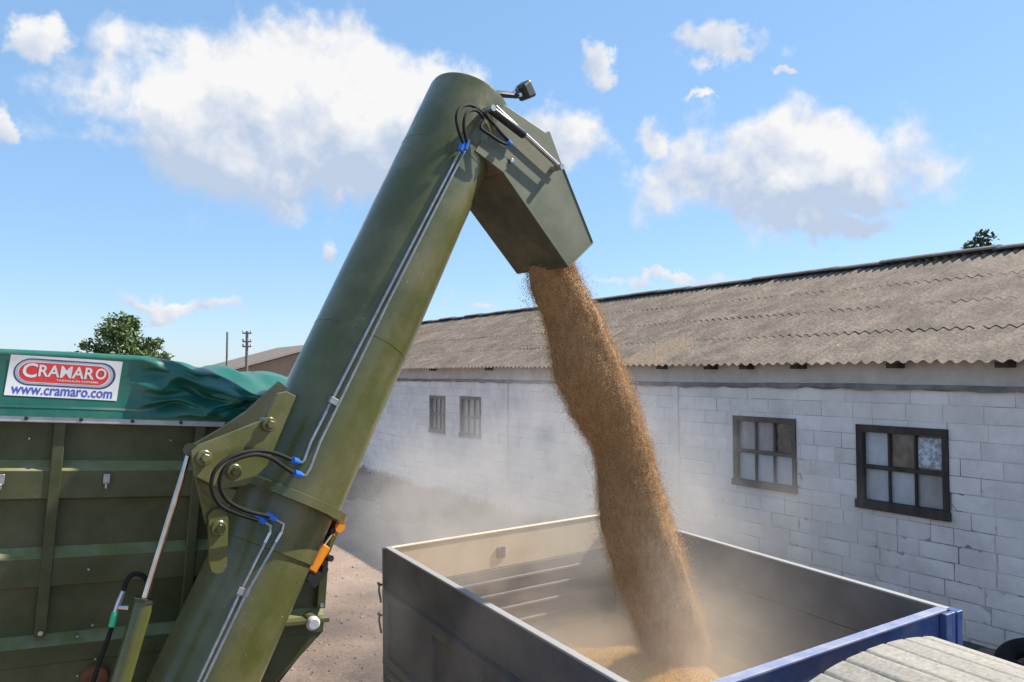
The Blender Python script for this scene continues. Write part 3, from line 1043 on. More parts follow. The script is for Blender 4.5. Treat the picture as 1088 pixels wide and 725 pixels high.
# fold line of the hinged flap, edge bead
mb = MB().tube([on_n(604, 284, NP + .004), on_n(630, 258, NP + .004)], .006, 8)
mb.tube([on_n(598, 177, NP + .002), on_n(630, 258, NP + .002)], .004, 8)
obj('edge_bead', mb, SPOUT, spout)
a, b, c_ = on_n(521, 116, .325), on_n(557, 144, .325), on_n(594, 178, .325)
sc_ = obj('spout_cylinder', MB().tube([a, a.lerp(b, .03), b.lerp(a, .03), b], [.022, .027, .027, .022], 16), BLACK, spout)
obj('cylinder_rod', MB().tube([b, c_], .012, 10), CHROME, sc_)
obj('tie_bar', MB().tube([on_n(527, 113, .30), on_n(598, 179, .30)], .008, 8), ZINC, sc_)
for e_ in (a, c_):
    mb = MB().tube([e_ - NH * .07, e_ + NH * .03], .020, 12)
    obj('end_pin', mb, ZINC, sc_)
c_ = on_n(541, 172, NP)
mb = MB().tube([c_, c_ + NH * .03, c_ + NH * .035], [.017, .017, .011], 14)
obj('hinge_pin', mb, STEEL, spout)
mb = MB().prism([on_n(x, y, NP + .02) for x, y in ((505, 160), (535, 183), (541, 176), (538, 168), (512, 150))], -NH * .015)
obj('hinge_plate', mb, SPOUT, spout, smooth=0)
for k, hp in enumerate(([(492, 152), (487, 138), (485, 124), (490, 114), (500, 112), (512, 119), (523, 130), (533, 142), (540, 149)],
                        [(496, 151), (493, 137), (494, 125), (499, 118), (507, 118), (514, 127), (511, 136), (520, 143), (532, 151), (538, 153)])):
    P = [on_n(x, y, .345 + .02 * math.sin(i)) for i, (x, y) in enumerate(hp)]
    obj('hose', MB().tube(spline(P), .0105, 8), RUBBER, spout)
mb = MB()
for (p, q) in (((489, 160), (492, 151)), ((494, 159), (497, 149)), ((537, 147), (543, 154))):
    mb.tube([on_n(*p, .33), on_n(*q, .335)], .0155, 10)
obj('blue_fitting', mb, BLUEFIT, spout)
# work light on its arm
a, b = on_n(519, 99, .12), on_n(550, 102, .12)
wl = obj('work_light', MB().tube([a, a.lerp(b, .1), a.lerp(b, .5), b], [.012, .022, .022, .018], 10), BLACK, cart)
c_ = on_n(558, 97, .12)
lx = (on_n(566, 92, .12) - on_n(551, 101, .12)).normalized()
lz = lx.cross(NH).normalized()
mb = MB()
mb.box((-.045, -.05, -.055), (.045, .05, .055), T=lambda p: c_ + lx * p.x * (1 - .0) + NH * p.y + lz * p.z * (1 + p.x * 2))
obj('lamp_head', mb, BLACK, wl, smooth=0, bevel=.016)
mb = MB().tube([on_n(545, 98, .12), on_n(549, 93, .12), on_n(551, 98, .12)], .004, 6)
mb.tube([b - NH * .03, b + NH * .03], .014, 8)
obj('lamp_bracket', mb, STEEL, wl)

# ------------------------------------------------------------------ tarpaulin over the cart
tarp = thing('tarpaulin', 'dark green roll tarpaulin with a red maker sticker, stretched over the grain cart', 'tarpaulin', cp(.15, 0, 2.4), (0, ROLL, 0))


def tarp_h(p):
    return .315 + .02 * math.sin((p + .3) * 1.6) - .10 * sstep(.55, 1.15, p) - .06 * sstep(1.0, 1.35, p)


def tarp_pt(p, v):
    """v 0..1 is the front flap, 1..2 runs back over the load"""
    h = tarp_h(p)
    crm = sstep(.50, .85, p)
    if v <= 1:
        if v < .93:
            q, y = h * v, -.088 + .02 * v + .012 * math.sin(v * 3.1)
        else:
            t = (v - .93) / .07 * math.pi / 2
            q = h * .93 + h * .07 * math.sin(t)
            y = -.068 + .066 * (1 - math.cos(t))
    else:
        t = v - 1
        y = -.002 + t * 4.9
        back = sstep(.06, .28, t)
        arch = .30 + .05 * math.cos((p - .15) / 1.6 * math.pi / 2)
        q = h * (1 - back) + arch * back + .004 - .05 * math.sin(min(1, t * 5) * math.pi) * (.3 + crm)
    if crm > 0:
        w1 = mnoise.noise(V((p * 3.2 + v * 1.2, v * 2.6 - p * 2.2, 1.3)))
        w2 = mnoise.noise(V((p * 7 - v * 2, v * 4 + p * 4, 7.7)))
        w3 = 1 - 2.2 * abs(mnoise.noise(V((p * 3.0 + v * 1.5, v * 2.2 - p * 1.9, 4.1)))) + .5 * (1 - 2 * abs(mnoise.noise(V((p * 5.5 - v * 3.5, v * 3.0 + p * 3.1, 2.2)))))
        fade = sstep(0, .22, v)
        y += crm * fade * (-.085 * (w3 - .4) + .07 * w1 + .018 * w2)
        q += crm * fade * (.05 * w1 + .015 * w2 - .022 * (w3 - .4))
    y += .004 * mnoise.noise(V((p * 3, v * 2, 2))) * sstep(.0, .2, v)
    return cp(p, q - .004, y)


mb = MB().grid(lambda u, w: tarp_pt(-1.46 + 3.2 * u, w * 2 if w < .5 else 1 + (w - .5) * 2), 200, 90)
ts = obj('cover_sheet', mb, TARP, tarp, smooth=180, recalc=False)
# pale worn hem line sewn along the bottom of the flap
mb = MB()
mb.grid(lambda u, w: tarp_pt(-1.46 + 2.15 * u, .13 + .035 * w) - V((0, .003, 0)), 100, 2)
obj('hem', mb, TARP_HEM, tarp, smooth=180, recalc=False)

# sticker: local u across, w up
SK0, SK1 = .015, .505


def sk(u, w, lift=0.0):
    p = SK0 + (SK1 - SK0) * u + .025 * (w - .5) * .5
    qv = .29 + (.90 - .29) * w - .03 * (u - .5)
    vv = min(qv, .98)
    return tarp_pt(p, vv) - V((0, .003 + lift, -.0))


mb = MB().grid(lambda u, w: sk(u, w), 40, 14)
sticker = obj('maker_sticker', mb, STICKER, tarp, smooth=180, recalc=False)


def pill(cu, cw, hu, hw, lift, m_, name, seg=18):
    asp = .49 / .21
    pts = []
    for k in range(seg + 1):
        a = -math.pi / 2 + math.pi * k / seg
        pts.append((cu + hu - hw / asp + math.cos(a) * hw / asp, cw + math.sin(a) * hw))
    for k in range(seg + 1):
        a = math.pi / 2 + math.pi * k / seg
        pts.append((cu - hu + hw / asp + math.cos(a) * hw / asp, cw + math.sin(a) * hw))
    b = MB()
    # strip fill from the middle line so that it follows the sheet
    n = len(pts)
    mid = [(min(max(x, cu - hu + hw / asp), cu + hu - hw / asp), cw) for x, _ in pts]
    # subdivide straight runs
    P2, M2 = [], []
    for i in range(n):
        j = (i + 1) % n
        st = 12 if abs(pts[i][0] - pts[j][0]) > .3 else 1
        for k in range(st):
            t = k / st
            P2.append((pts[i][0] * (1 - t) + pts[j][0] * t, pts[i][1] * (1 - t) + pts[j][1] * t))
            M2.append((mid[i][0] * (1 - t) + mid[j][0] * t, cw))
    k = len(P2)
    vs = [sk(*q, lift) for q in P2] + [sk((q[0] + r[0]) / 2, (q[1] + r[1]) / 2, lift) for q, r in zip(P2, M2)] + [sk(*q, lift) for q in M2]
    fs = []
    for i in range(k):
        j = (i + 1) % k
        fs += [(i, j, k + j, k + i), (k + i, k + j, 2 * k + j, 2 * k + i)]
    b.add(vs, fs)
    return obj(name, b, m_, sticker, smooth=180, recalc=False)


pill(.50, .60, .455, .335, .0006, DKBLUEP, 'emblem_outline')
pill(.495, .60, .437, .300, .0012, GREYP, 'emblem_band')
pill(.49, .60, .41, .262, .0018, STICKER, 'emblem_inner_line')
pill(.49, .60, .400, .240, .0024, RED, 'emblem_plate')


def text_mesh(txt, bold=0.0, shear=0.0):
    cu = bpy.data.curves.new('lettering', 'FONT')
    cu.body = txt
    cu.size = 1
    cu.offset = bold
    cu.shear = shear
    cu.resolution_u = 3
    to = bpy.data.objects.new('lettering', cu)
    COL.objects.link(to)
    dg = bpy.context.evaluated_depsgraph_get()
    me = bpy.data.meshes.new_from_object(to.evaluated_get(dg))
    vs = [(v.co.x, v.co.y) for v in me.vertices]
    fs = [tuple(p.vertices) for p in me.polygons]
    bpy.data.objects.remove(to)
    x0, x1 = min(v[0] for v in vs), max(v[0] for v in vs)
    y0, y1 = min(v[1] for v in vs), max(v[1] for v in vs)
    return [((x - x0) / (x1 - x0), (y - y0) / (y1 - y0)) for x, y in vs], fs


def lettering(txt, u0, u1, w0, w1, m_, lift, bold=0.0):
    vs, fs = text_mesh(txt, bold)
    b = MB().add([sk(u0 + (u1 - u0) * x, w0 + (w1 - w0) * y, lift) for x, y in vs], fs)
    return obj('lettering', b, m_, sticker, smooth=0, recalc=False)


lettering('C', .12, .245, .46, .82, STICKER, .0032, .02)
lettering('RAMAR', .258, .755, .50, .79, STICKER, .0033, .02)
lettering('O', .765, .865, .51, .79, STICKER, .0034, .02)
lettering('TARPAULIN SYSTEMS', .42, .80, .405, .452, STICKER, .0032, .012)
lettering('www.cramaro.com', .05, .95, .045, .225, BLUEP, .001, .018)

# ------------------------------------------------------------------ truck with open cargo bed
TA = V((2.633, 6.179, 1.914))
ya_ = V((math.sin(.011), math.cos(.011), math.tan(.031))).normalized()
xb_ = V((math.cos(.011), -math.sin(.011), math.tan(.028)))
xb_ = (xb_ - ya_ * xb_.dot(ya_)).normalized()
zn_ = xb_.cross(ya_)
TL, TW, RIM = 3.382, 2.5, 2.43
TO = TA + xb_ * (TW / 2) - ya_ * (TL / 2) - zn_ * RIM
truck = thing('cargo_truck', 'blue open-bed truck being filled with grain beside the whitewashed barn', 'truck', TO)
TM = M((xb_, ya_, zn_)).transposed()
truck.rotation_euler = TM.to_euler()


def tp(p):
    p = V(p)
    return TO + xb_ * p.x + ya_ * p.y + zn_ * p.z


def tbox(mb, lo, hi, mi=0):
    return mb.box(lo, hi, mi, T=tp)


HX, HY = TW / 2, TL / 2
FLZ, EXT = 1.40, .33
# left and right side boards: outer skin, inner lining
for s in (-1, 1):
    xo, xm, xi = s * HX, s * (HX - .02), s * (HX - .045)
    mb = MB()
    tbox(mb, (min(xo, xm), -HY, FLZ), (max(xo, xm), HY, RIM - EXT - .006), 0)
    tbox(mb, (min(xi, xm), -HY + .05, FLZ), (max(xi, xm), HY - .05, RIM - EXT - .006), 1)
    sb = obj('side_board', mb, [BED_SIDE, BED_IN], truck, smooth=0, bevel=.003)
    mb = MB()
    tbox(mb, (min(xo, xm), -HY, RIM - EXT), (max(xo, xm), HY, RIM - .006), 0)
    tbox(mb, (min(xi, xm), -HY + .05, RIM - EXT), (max(xi, xm), HY - .05, RIM - .006), 1)
    obj('extension_board', mb, [BED_SIDE, BED_IN], sb, smooth=0, bevel=.003)
    mb = MB()
    tbox(mb, (min(xo, xi) - .004, -HY - .004, RIM - .005), (max(xo, xi) + .004, HY + .004, RIM + .012))
    obj('top_edge', mb, BED_RIM, sb, smooth=0, bevel=.005)
    mb = MB()
    x2 = s * (HX + .035)
    tbox(mb, (min(xo, x2), -HY, RIM - EXT - .09), (max(xo, x2), HY, RIM - EXT - .015))
    tbox(mb, (min(xo, x2), -HY, FLZ + .06), (max(xo, x2), HY, FLZ + .13))
    tbox(mb, (min(xo, s * (HX + .02)), -HY, FLZ - .02), (max(xo, s * (HX + .02)), HY, FLZ + .03))
    obj('stiffening_rail', mb, BED_SIDE, sb, smooth=0, bevel=.006)
    for yy in (-HY + .03, -HY + .85, -HY + 1.68, HY - .95, HY - .10):
        mb = MB()
        tbox(mb, (min(xo, s * (HX + .028)), yy, FLZ + .135), (max(xo, s * (HX + .028)), yy + .07, RIM - EXT - .095))
        obj('upright', mb, BED_SIDE, sb, smooth=0, bevel=.004)
    # inside pressing lines
    mb = MB()
    for zz in (FLZ + .28, FLZ + .42, FLZ + .55):
        tbox(mb, (min(xi, s * (HX - .055)), -HY + .06, zz), (max(xi, s * (HX - .055)), HY - .06, zz + .022))
    obj('inner_rib', mb, BED_IN, sb, smooth=0, bevel=.004)
# tail board
mb = MB()
tbox(mb, (-HX + .048, HY - .02, FLZ), (HX - .048, HY, RIM - EXT - .006), 0)
tbox(mb, (-HX + .048, HY - .04, FLZ), (HX - .048, HY - .02, RIM - EXT - .006), 1)
tb_ = obj('tail_board', mb, [BED_SIDE, BED_TAIL], truck, smooth=0, bevel=.003)
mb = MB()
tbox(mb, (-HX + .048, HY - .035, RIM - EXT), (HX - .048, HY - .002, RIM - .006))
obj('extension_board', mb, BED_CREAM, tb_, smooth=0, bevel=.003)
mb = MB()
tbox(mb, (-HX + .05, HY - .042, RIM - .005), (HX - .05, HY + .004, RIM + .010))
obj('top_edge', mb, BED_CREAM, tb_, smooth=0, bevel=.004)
mb = MB()
for zz in (RIM - EXT - .13, RIM - EXT - .26, RIM - EXT - .40, RIM - EXT - .54):
    tbox(mb, (-HX + .07, HY - .058, zz), (HX - .07, HY - .041, zz + .03))
obj('inner_rib', mb, BED_TAIL, tb_, smooth=0, bevel=.006)
P = [-.13, HY - .036, RIM - .19]
mb = MB()
tbox(mb, (P[0] - .045, P[1] - .012, P[2] - .05), (P[0] + .045, P[1], P[2] + .05))
obj('stake_plate', mb, mat('bare_brown_patch', (.16, .13, .12), (.22, .18, .16), 20, .8), tb_, smooth=0, bevel=.004)
# front board
mb = MB()
tbox(mb, (-HX + .048, -HY, FLZ), (HX - .048, -HY + .02, RIM - .006), 0)
tbox(mb, (-HX + .048, -HY + .02, FLZ), (HX - .048, -HY + .04, RIM - .006), 1)
fb = obj('front_board', mb, [BED_BLUE, BED_IN], truck, smooth=0, bevel=.003)
mb = MB()
tbox(mb, (-HX + .05, -HY - .02, RIM - .005), (HX - .05, -HY + .05, RIM + .012))
obj('top_edge', mb, mat('pale_blue_edge', (.14, .18, .33), (.27, .28, .36), 8, .6), fb, smooth=0, bevel=.005)
mb = MB()
tbox(mb, (-HX + .05, -HY - .035, RIM - .42), (HX - .12, -HY, RIM - .36))
obj('cross_rib', mb, BED_BLUE, fb, smooth=0, bevel=.005)
for xx in (.30, -.75):
    mb = MB()
    tbox(mb, (xx, -HY - .02, RIM - .20), (xx + .012, -HY, RIM - .07))
    obj('hook', mb, CABSEAM, fb, smooth=0)
for (x0, x1, y0, y1, zt) in ((HX - .115, HX - .05, -HY - .05, -HY - .002, -.004), (HX - .035, HX + .012, -HY - .04, -HY - .006, -.01), (HX + .02, HX + .085, -HY - .045, -HY + .05, -.012)):
    mb = MB()
    tbox(mb, (x0, y0, FLZ - .1), (x1, y1, RIM + zt))
    obj('corner_post', mb, BED_BLUE, truck, smooth=0, bevel=.006)
mb = MB()
tbox(mb, (-HX - .012, HY + .002, FLZ - .12), (-HX + .06, HY + .05, RIM - .002))
obj('corner_post', mb, BED_SIDE, truck, smooth=0, bevel=.006)
mb = MB()
tbox(mb, (HX - .06, HY + .002, FLZ - .12), (HX + .012, HY + .05, RIM - .002))
obj('corner_post', mb, BED_SIDE, truck, smooth=0, bevel=.006)
for zz in (RIM - .36, RIM - .62):
    mb = MB().tube([tp((-HX - .01, HY + .04, zz + .04)), tp((-HX - .035, HY + .055, zz + .05)), tp((-HX - .04, HY + .055, zz)), tp((-HX - .022, HY + .052, zz - .11))], .009, 8)
    mb.tube([tp((-HX - .038, HY + .03, zz + .05)), tp((-HX - .038, HY + .075, zz + .05))], .013, 8)
    obj('latch', mb, BLACK, truck)
mb = MB()
tbox(mb, (-HX, -HY, FLZ - .06), (HX, HY, FLZ - .003))
obj('bed_floor', mb, BED_IN, truck, smooth=0)
# chassis and wheels (low under the bed)
mb = MB()
for xx in (-.5, .4):
    tbox(mb, (xx, -HY - 2.6, .85), (xx + .1, HY, 1.08))
for yy in (-1.2, 0, 1.2):
    tbox(mb, (-.9, yy, 1.083), (.9, yy + .12, FLZ - .062))
obj('chassis', mb, BLACK, truck, smooth=0)
for yy in (.9, -3.0):
    for s in (-1, 1):
        c_ = tp((s * .98, yy, .49))
        mb = MB().tube([c_ - xb_ * .16, c_ - xb_ * .13, c_ + xb_ * .13, c_ + xb_ * .16], [.42, .5, .5, .42], 28)
        w = obj('wheel', mb, RUBBER, truck)
        obj('rim', MB().tube([c_ - xb_ * .163, c_ + xb_ * .163], .25, 20), BED_BLUE, w)
    mb = MB().tube([tp((-.9, yy, .5)), tp((.9, yy, .5))], .07, 10)
    obj('axle', mb, BLACK, truck)

# cab just ahead of the bed
CY0, CY1 = -HY - .27, -HY - 1.95
pr = on_plane(996, 679, tp((0, CY0, 0)), ya_)
pl = on_plane(856, 724, tp((0, CY0, 0)), ya_)
loc = lambda P: V(((P - TO).dot(xb_), (P - TO).dot(ya_), (P - TO).dot(zn_)))
lr, ll = loc(pr), loc(pl)
print('cab corners', lr, ll)
CXR = lr.x + .015
CXL = -CXR + .1
CZ = lr.z - .006


def roof_z(x):
    t = (x - (CXL + CXR) / 2) / ((CXR - CXL) / 2)
    return CZ + .075 * (1 - abs(t) ** 2.4) - .03 * sstep(.9, 1.0, abs(t))


mb = MB()
NS = 7
bw_ = (CXR - CXL) / NS
for k in range(NS):
    x0, x1 = CXL + bw_ * k, CXL + bw_ * (k + 1)
    mm = 14
    o = []
    for j in range(15):
        y = CY0 + (CY1 - CY0) * j / 14
        for i in range(mm + 1):
            x = x0 + .006 + (x1 - x0 - .012) * i / mm
            edge = -.008 if i in (0, mm) else 0
            z = roof_z(x) + edge + .005 * mnoise.noise(V((k * 3.1, y * 2, 0))) - .10 * sstep(.75, 1, j / 14) ** 2 + .002 * mnoise.noise(V((x * 9, y * 9, 1)))
            o.append(tp((x, y, z)))
    fs = [(j * (mm + 1) + i, j * (mm + 1) + i + 1, (j + 1) * (mm + 1) + i + 1, (j + 1) * (mm + 1) + i) for j in range(14) for i in range(mm)]
    mb.add(o, fs)
cab = obj('cab', MB(), BED_BLUE, truck) if False else None
mb2 = MB()
zl = .95
ring = lambda z, ins, y0, y1: [tp((CXL + ins, y0, z)), tp((CXR - ins, y0, z)), tp((CXR - ins, y1, z)), tp((CXL + ins, y1, z))]
A_, B_, C_ = ring(zl, -.02, CY0, CY1 - .15), ring(CZ - .62, -.0, CY0, CY1 - .12), ring(CZ - .05, .06, CY0 - .012, CY1 + .12)
vs = A_ + B_ + C_
fs = [(0, 1, 5, 4), (1, 2, 6, 5), (2, 3, 7, 6), (3, 0, 4, 7), (4, 5, 9, 8), (5, 6, 10, 9), (6, 7, 11, 10), (7, 4, 8, 11), (0, 3, 2, 1), (8, 9, 10, 11)]
mb2.add(vs, fs)
cab = obj('cab', mb2, BED_BLUE, truck, smooth=0, bevel=.04)
obj('cab_roof', mb, CABROOF, cab, smooth=50, recalc=False, solid=.012)
mb = MB().grid(lambda u, w: tp((CXL + .004 + (CXR - CXL - .008) * u, CY0 - .006 + (CY1 - CY0 + .01) * w, roof_z(CXL + (CXR - CXL) * u) - .022 - .10 * sstep(.75, 1, w) ** 2)), 30, 12)
obj('roof_underlay', mb, CABSEAM, cab, smooth=60, recalc=False)
mb = MB().tube([tp((CXR - .01, CY0, CZ - .012)), tp((CXR - .01, CY0 + (CY1 - CY0) * .5, CZ - .012)), tp((CXR - .01, CY1 + .3, CZ - .03))], .016, 10)
obj('roof_gutter', mb, CABROOF, cab)


def facepatch(p0, p1, p2, p3, a0, a1, b0, b1, off):
    f = lambda u, w: (p0.lerp(p1, u)).lerp(p3.lerp(p2, u), w) + off
    return [f(a0, b0), f(a1, b0), f(a1, b1), f(a0, b1)]


for (i, j, nrm) in ((0, 1, -ya_ * -1), (2, 3, -ya_)):
    mb = MB().prism(facepatch(B_[i], B_[j], C_[j], C_[i], .12, .88, .1, .85, nrm * .004), nrm * .004)
    obj('cab_window', mb, GLASS, cab, smooth=0)
for (i, j, nrm) in ((1, 2, xb_), (3, 0, -xb_)):
    mb = MB().prism(facepatch(B_[i], B_[j], C_[j], C_[i], .2, .85, .1, .85, nrm * .004), nrm * .004)
    obj('cab_window', mb, GLASS, cab, smooth=0)
mb2 = MB()
mb2.add([tp(p) for p in ((-.75, CY1 - .1, zl), (.85, CY1 - .1, zl), (.85, CY1 - .1, CZ - .68), (-.75, CY1 - .1, CZ - .68), (-.6, CY1 - 1.3, zl), (.7, CY1 - 1.3, zl), (.6, CY1 - 1.3, CZ - .8), (-.5, CY1 - 1.3, CZ - .8))],
        [(0, 1, 2, 3), (4, 5, 6, 7), (0, 1, 5, 4), (1, 2, 6, 5), (2, 3, 7, 6), (3, 0, 4, 7)])
obj('bonnet', mb2, BED_BLUE, truck, smooth=0, bevel=.05)

# ------------------------------------------------------------------ grain: heap in the bed and the falling stream
HC = V((.28, -.15))      # heap centre, truck coordinates


def heap_pt(u, w):
    x = (-HX + .05) + (TW - .10) * u
    y = (-HY + .045) + (TL - .09) * w
    r_ = math.hypot((x - HC.x) / 1.15, (y - HC.y) / 1.35)
    z = FLZ + .03 + .40 * max(0, 1 - r_) ** 1.0 - .05 * max(0, 1 - r_ * 4)
    z += .02 * mnoise.noise(V((x * 4, y * 4, 0))) + .006 * mnoise.noise(V((x * 18, y * 18, 3)))
    return tp((x, y, z))


mb = MB().grid(heap_pt, 90, 110)
rn = random.Random(8)
for _ in range(26000):
    p = heap_pt(rn.random(), rn.random()) + V((0, 0, .002))
    d_ = V((rn.gauss(0, 1), rn.gauss(0, 1), rn.gauss(0, .5))).normalized() * rn.uniform(.0045, .0075)
    e_ = d_.orthogonal() * .5
    f_ = V((0, 0, .004))
    mb.add([p - d_, p + e_ + f_ * .4, p + d_, p - e_ + f_ * .4, p + f_ * 1.4], [(0, 1, 4), (1, 2, 4), (2, 3, 4), (3, 0, 4)], 1)
tag(obj('grain_heap', mb, [HEAP, GRAIN_GOLD], smooth=0, recalc=False), 'golden grain heaped on the floor of the truck bed', 'grain', kind='stuff')

CLN = [(592, 256), (586, 290), (607, 340), (624, 392), (640, 430), (657, 466), (665, 502), (673, 542), (686, 592), (704, 645), (719, 690), (727, 730)]
WID = [44, 57, 66, 80, 80, 66, 72, 84, 90, 82, 82, 90]
CL3 = []
for i, (x, y) in enumerate(CLN):
    d0_ = (on_n(586, 290, 0) - EYE).dot(FW)
    CL3.append(on_n(x, y, 0.0) if i < 2 else at(x, y, d0_ + (5.97 - d0_) * ((i - 1) / (len(CLN) - 2)) ** .85))
nprng = np.random.default_rng(5)
sp3 = spline(CL3, 12)
wd = []
for i in range(len(sp3)):
    t = i / 12
    k = min(int(t), len(WID) - 2)
    wd.append((WID[k] * (1 - (t - k)) + WID[k + 1] * (t - k)))
N_ = len(sp3)
view_h = V((FW.x, FW.y, 0)).normalized()
rad = [w * (p - EYE).dot(FW) / FPX / 2 for w, p in zip(wd, sp3)]
mb = MB()
SEG = 56
vs = []
for i, p in enumerate(sp3):
    dd = (sp3[min(i + 1, N_ - 1)] - sp3[max(i - 1, 0)]).normalized()
    e1 = RT - dd * RT.dot(dd)
    e1.normalize()
    e2 = dd.cross(e1)
    for k in range(SEG):
        a = 2 * math.pi * k / SEG
        q = V((math.cos(a) * 1.3, math.sin(a) * 1.3, i * .07))
        f = .84 + .07 * mnoise.noise(q) + .06 * mnoise.noise(V((q.x * 3.2, q.y * 3.2, i * .22 + 5))) + .05 * mnoise.noise(V((q.x * 9, q.y * 9, i * .6)))
        vs.append(p + (e1 * math.cos(a) + e2 * math.sin(a) * .72) * rad[i] * f)
fs = [(i * SEG + k, i * SEG + (k + 1) % SEG, (i + 1) * SEG + (k + 1) % SEG, (i + 1) * SEG + k) for i in range(N_ - 1) for k in range(SEG)]
mb.add(vs, fs)
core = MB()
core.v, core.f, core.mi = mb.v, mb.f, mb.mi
# loose grains round the core
NG = 140000
vsn = np.array([tuple(v) for v in vs]).reshape(N_, SEG, 3)
cen = np.array([tuple(p) for p in sp3])
ti = nprng.random(NG) * (N_ - 1.001)
ia = ti.astype(int)
fr = (ti - ia)[:, None]
ka = nprng.integers(0, SEG, NG)
kf = nprng.random(NG)[:, None]
surf = (vsn[ia, ka] * (1 - kf) + vsn[ia, (ka + 1) % SEG] * kf) * (1 - fr) + (vsn[ia + 1, ka] * (1 - kf) + vsn[ia + 1, (ka + 1) % SEG] * kf) * fr
cc = cen[ia] * (1 - fr) + cen[ia + 1] * fr
spread = np.where(nprng.random(NG) < .84, nprng.normal(1.05, .07, NG), 1.06 + np.abs(nprng.normal(0, .22, NG)))[:, None]
pos = cc + (surf - cc) * spread + nprng.normal(0, .004, (NG, 3))
# some spilled grains and chaff to the left of the spout mouth
NS2 = 500
q0 = np.array([tuple(on_n(558, 296, -.15))] * NS2) + np.abs(nprng.normal(0, 1, (NS2, 1))) * np.array([[.06, .03, -.34]]) + nprng.normal(0, .028, (NS2, 3))
pos = np.vstack([pos, q0])
NT = len(pos)
ax = nprng.normal(0, 1, (NT, 3)) + np.array([[.3, .1, -1.2]])
ax /= np.linalg.norm(ax, axis=1)[:, None]
tmp = np.cross(ax, nprng.normal(0, 1, (NT, 3)))
tmp /= np.linalg.norm(tmp, axis=1)[:, None]
bx_ = np.cross(ax, tmp)
ln_ = nprng.uniform(.0030, .0050, NT)[:, None]
wn_ = ln_ * .5
verts = np.stack([pos + ax * ln_, pos + tmp * wn_, pos + bx_ * wn_, pos - tmp * wn_, pos - bx_ * wn_, pos - ax * ln_], 1).reshape(-1, 3)
base = (np.arange(NT) * 6)[:, None, None]
tri = np.array([[0, 1, 2], [0, 2, 3], [0, 3, 4], [0, 4, 1], [5, 2, 1], [5, 3, 2], [5, 4, 3], [5, 1, 4]])[None]
tris = (base + tri).reshape(-1, 3)
nv0 = len(core.v)
allv = np.vstack([np.array([tuple(v) for v in core.v]), verts])
quads = np.array(core.f)
me = bpy.data.meshes.new('grain_stream')
me.vertices.add(len(allv))
me.vertices.foreach_set('co', allv.astype(np.float32).ravel())
nl = quads.size + tris.size
me.loops.add(nl)
me.loops.foreach_set('vertex_index', np.concatenate([quads.ravel(), (tris + nv0).ravel()]).astype(np.int32))
me.polygons.add(len(quads) + len(tris))
me.polygons.foreach_set('loop_start', np.concatenate([np.arange(len(quads)) * 4, quads.size + np.arange(len(tris)) * 3]).astype(np.int32))
me.polygons.foreach_set('material_index', np.concatenate([np.zeros(len(quads)), np.ones(len(tris))]).astype(np.int32))
me.polygons.foreach_set('use_smooth', np.concatenate([np.ones(len(quads)), np.zeros(len(tris))]).astype(bool))
me.update(calc_edges=True)
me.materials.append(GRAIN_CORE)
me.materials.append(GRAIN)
gs = bpy.data.objects.new('grain_stream', me)
COL.objects.link(gs)
tag(gs, 'thick golden brown stream of grain falling from the spout into the truck bed', 'grain', kind='stuff')

# ------------------------------------------------------------------ dust hanging over the bed and along the barn
def dust(name, label, centre, size, density, color, nscale, seed, power=1.0):
    m = bpy.data.materials.new(name)
    m.use_nodes = True
    g = G(m.node_tree)
    g.n.clear()
    o_ = g.new('ShaderNodeOutputMaterial')
    pv = g.new('ShaderNodeVolumePrincipled')
    pv.inputs['Color'].default_value = (*color, 1)
    pv.inputs['Anisotropy'].default_value = .25
    co = g.new('ShaderNodeTexCoord').outputs['Object']
    ln = g.new('ShaderNodeVectorMath', operation='LENGTH')
    g.l.new(co, ln.inputs[0])
    fall = g.mapr(ln.outputs['Value'], .25, 1.0, 1.0, 0.0, smooth=True)
    nz = g.noise(g.mapping(co, scale=tuple(size), loc=(seed, seed * .7, 0)), nscale, 4, .6, .6)
    dn = g.m('MULTIPLY', fall, g.mapr(nz, .42, .66, .03, 2.1))
    g.l.new(g.m('MULTIPLY', dn, density), pv.inputs['Density'])
    g.l.new(pv.outputs[0], o_.inputs['Volume'])
    b = MB()
    seg, rings = 24, 12
    vv = [V((math.sin(math.pi * j / rings) * math.cos(2 * math.pi * i / seg), math.sin(math.pi * j / rings) * math.sin(2 * math.pi * i / seg), math.cos(math.pi * j / rings))) for j in range(rings + 1) for i in range(seg)]
    ff = [(j * seg + i, j * seg + (i + 1) % seg, (j + 1) * seg + (i + 1) % seg, (j + 1) * seg + i) for j in range(rings) for i in range(seg)]
    b.add(vv, ff)
    o = obj(name, b, m)
    o.location = centre
    o.scale = size
    return tag(o, label, 'dust', kind='stuff')


dust('bed_dust', 'pale brown grain dust rising from the truck bed', tp((-.25, .3, 1.8)), (2.0, 2.7, 1.55), .42, (.82, .75, .67), 1.0, 3.0)
dust('drifting_dust', 'thin grey dust drifting along the barn wall', V((6.6, 9.4, .9)), (3.6, 5.6, 2.9), .36, (.80, .74, .68), .85, 8.0)

dust('pouring_dust', 'dense brown dust billowing where the grain lands', tp((.35, -.1, 1.75)), (.9, 1.2, .8), 1.2, (.80, .64, .46), 1.6, 5.0)
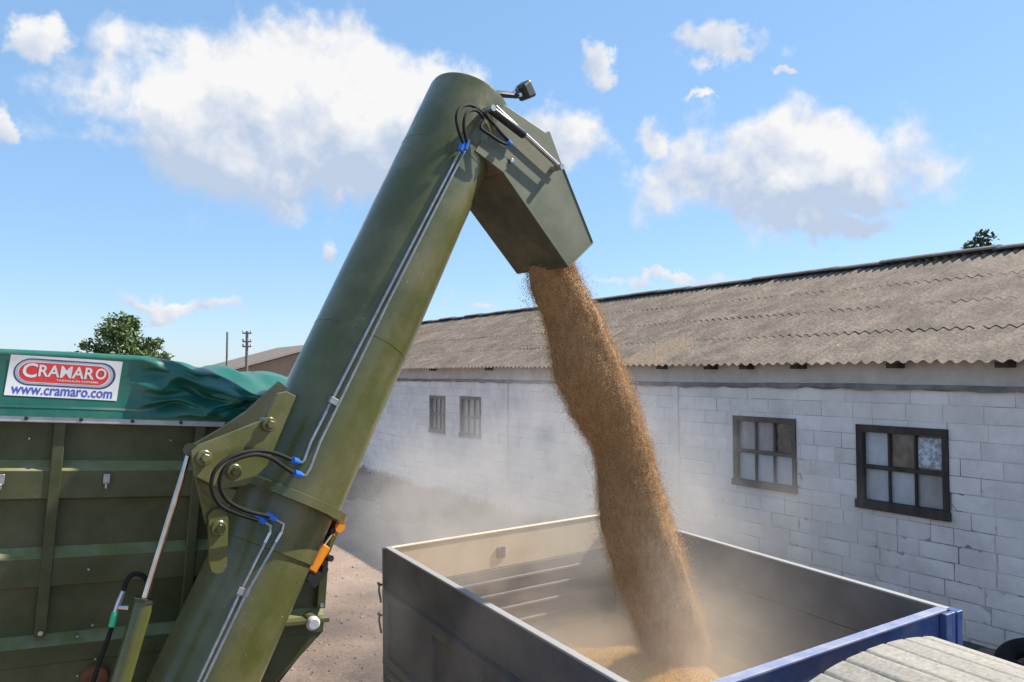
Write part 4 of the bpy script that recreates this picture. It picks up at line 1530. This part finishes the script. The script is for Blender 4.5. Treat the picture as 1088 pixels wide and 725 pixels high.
# ------------------------------------------------------------------ small things at the barn foot
c_ = on_x(1078, 722, 9.75)
c_ = V((9.78, 4.30, .14))
tyre = MB()
nr = V((-.25, .0, 1)).normalized()
e1 = V((0, 1, 0))
e2 = nr.cross(e1).normalized()
mj, mn = .34, .11
tyre.grid(lambda u, w: c_ + (e1 * math.cos(2 * math.pi * u) + e2 * math.sin(2 * math.pi * u)) * (mj + mn * math.cos(2 * math.pi * w)) + nr * mn * .95 * math.sin(2 * math.pi * w), 40, 14)
tag(obj('worn_tyre', tyre, RUBBER, smooth=60), 'black worn tyre lying against the barn wall base', 'tyre')

rn = random.Random(21)
mb = MB()
for _ in range(6000):
    y = rn.uniform(9, 31)
    x = 10.15 - abs(rn.gauss(0, .8))
    if mnoise.noise(V((x * .8, y * .5, 2))) < -.05:
        continue
    z = ground_z(x, y)
    h = rn.uniform(.06, .26)
    a = rn.uniform(0, 6.28)
    d_ = V((math.cos(a), math.sin(a), 0))
    w = d_.orthogonal().normalized() * .012
    b = V((x, y, z - .01))
    l = d_ * h * rn.uniform(.2, .8)
    mb.add([b - w, b + w, b + w * .8 + l * .5 + V((0, 0, h * .7)), b - w * .8 + l * .5 + V((0, 0, h * .7)), b + l + V((0, 0, h))], [(0, 1, 2, 3), (3, 2, 4)])
tag(obj('weeds', mb, WEED, smooth=0, recalc=False), 'low dry weeds growing along the barn wall base', 'weeds', kind='stuff')

rn = random.Random(31)
mb = MB()
for _ in range(2600):
    x, y = rn.uniform(1.6, 8.0), rn.uniform(3.5, 24)
    if rn.random() < .35:
        x = 1.6 + (x - 1.6) * .55
    z = ground_z(x, y)
    s_ = rn.uniform(.008, .026) * (1.6 if rn.random() < .08 else 1)
    p = V((x, y, z + s_ * .2))
    pts = [p + V((a * s_ * rn.uniform(.7, 1.4), b * s_ * rn.uniform(.7, 1.4), c * s_ * rn.uniform(.5, .9))) for a, b, c in ((0, 0, 1), (1, 0, 0), (0, 1, 0), (-1, 0, 0), (0, -1, 0), (0, 0, -1))]
    mb.add(pts, [(0, 1, 2), (0, 2, 3), (0, 3, 4), (0, 4, 1), (5, 2, 1), (5, 3, 2), (5, 4, 3), (5, 1, 4)])
tag(obj('gravel', mb, mat('gravel_stone', (.22, .17, .135), (.36, .29, .23), 3, .9, island=.35), smooth=0, recalc=False), 'small stones scattered over the brown yard', 'gravel', kind='stuff')
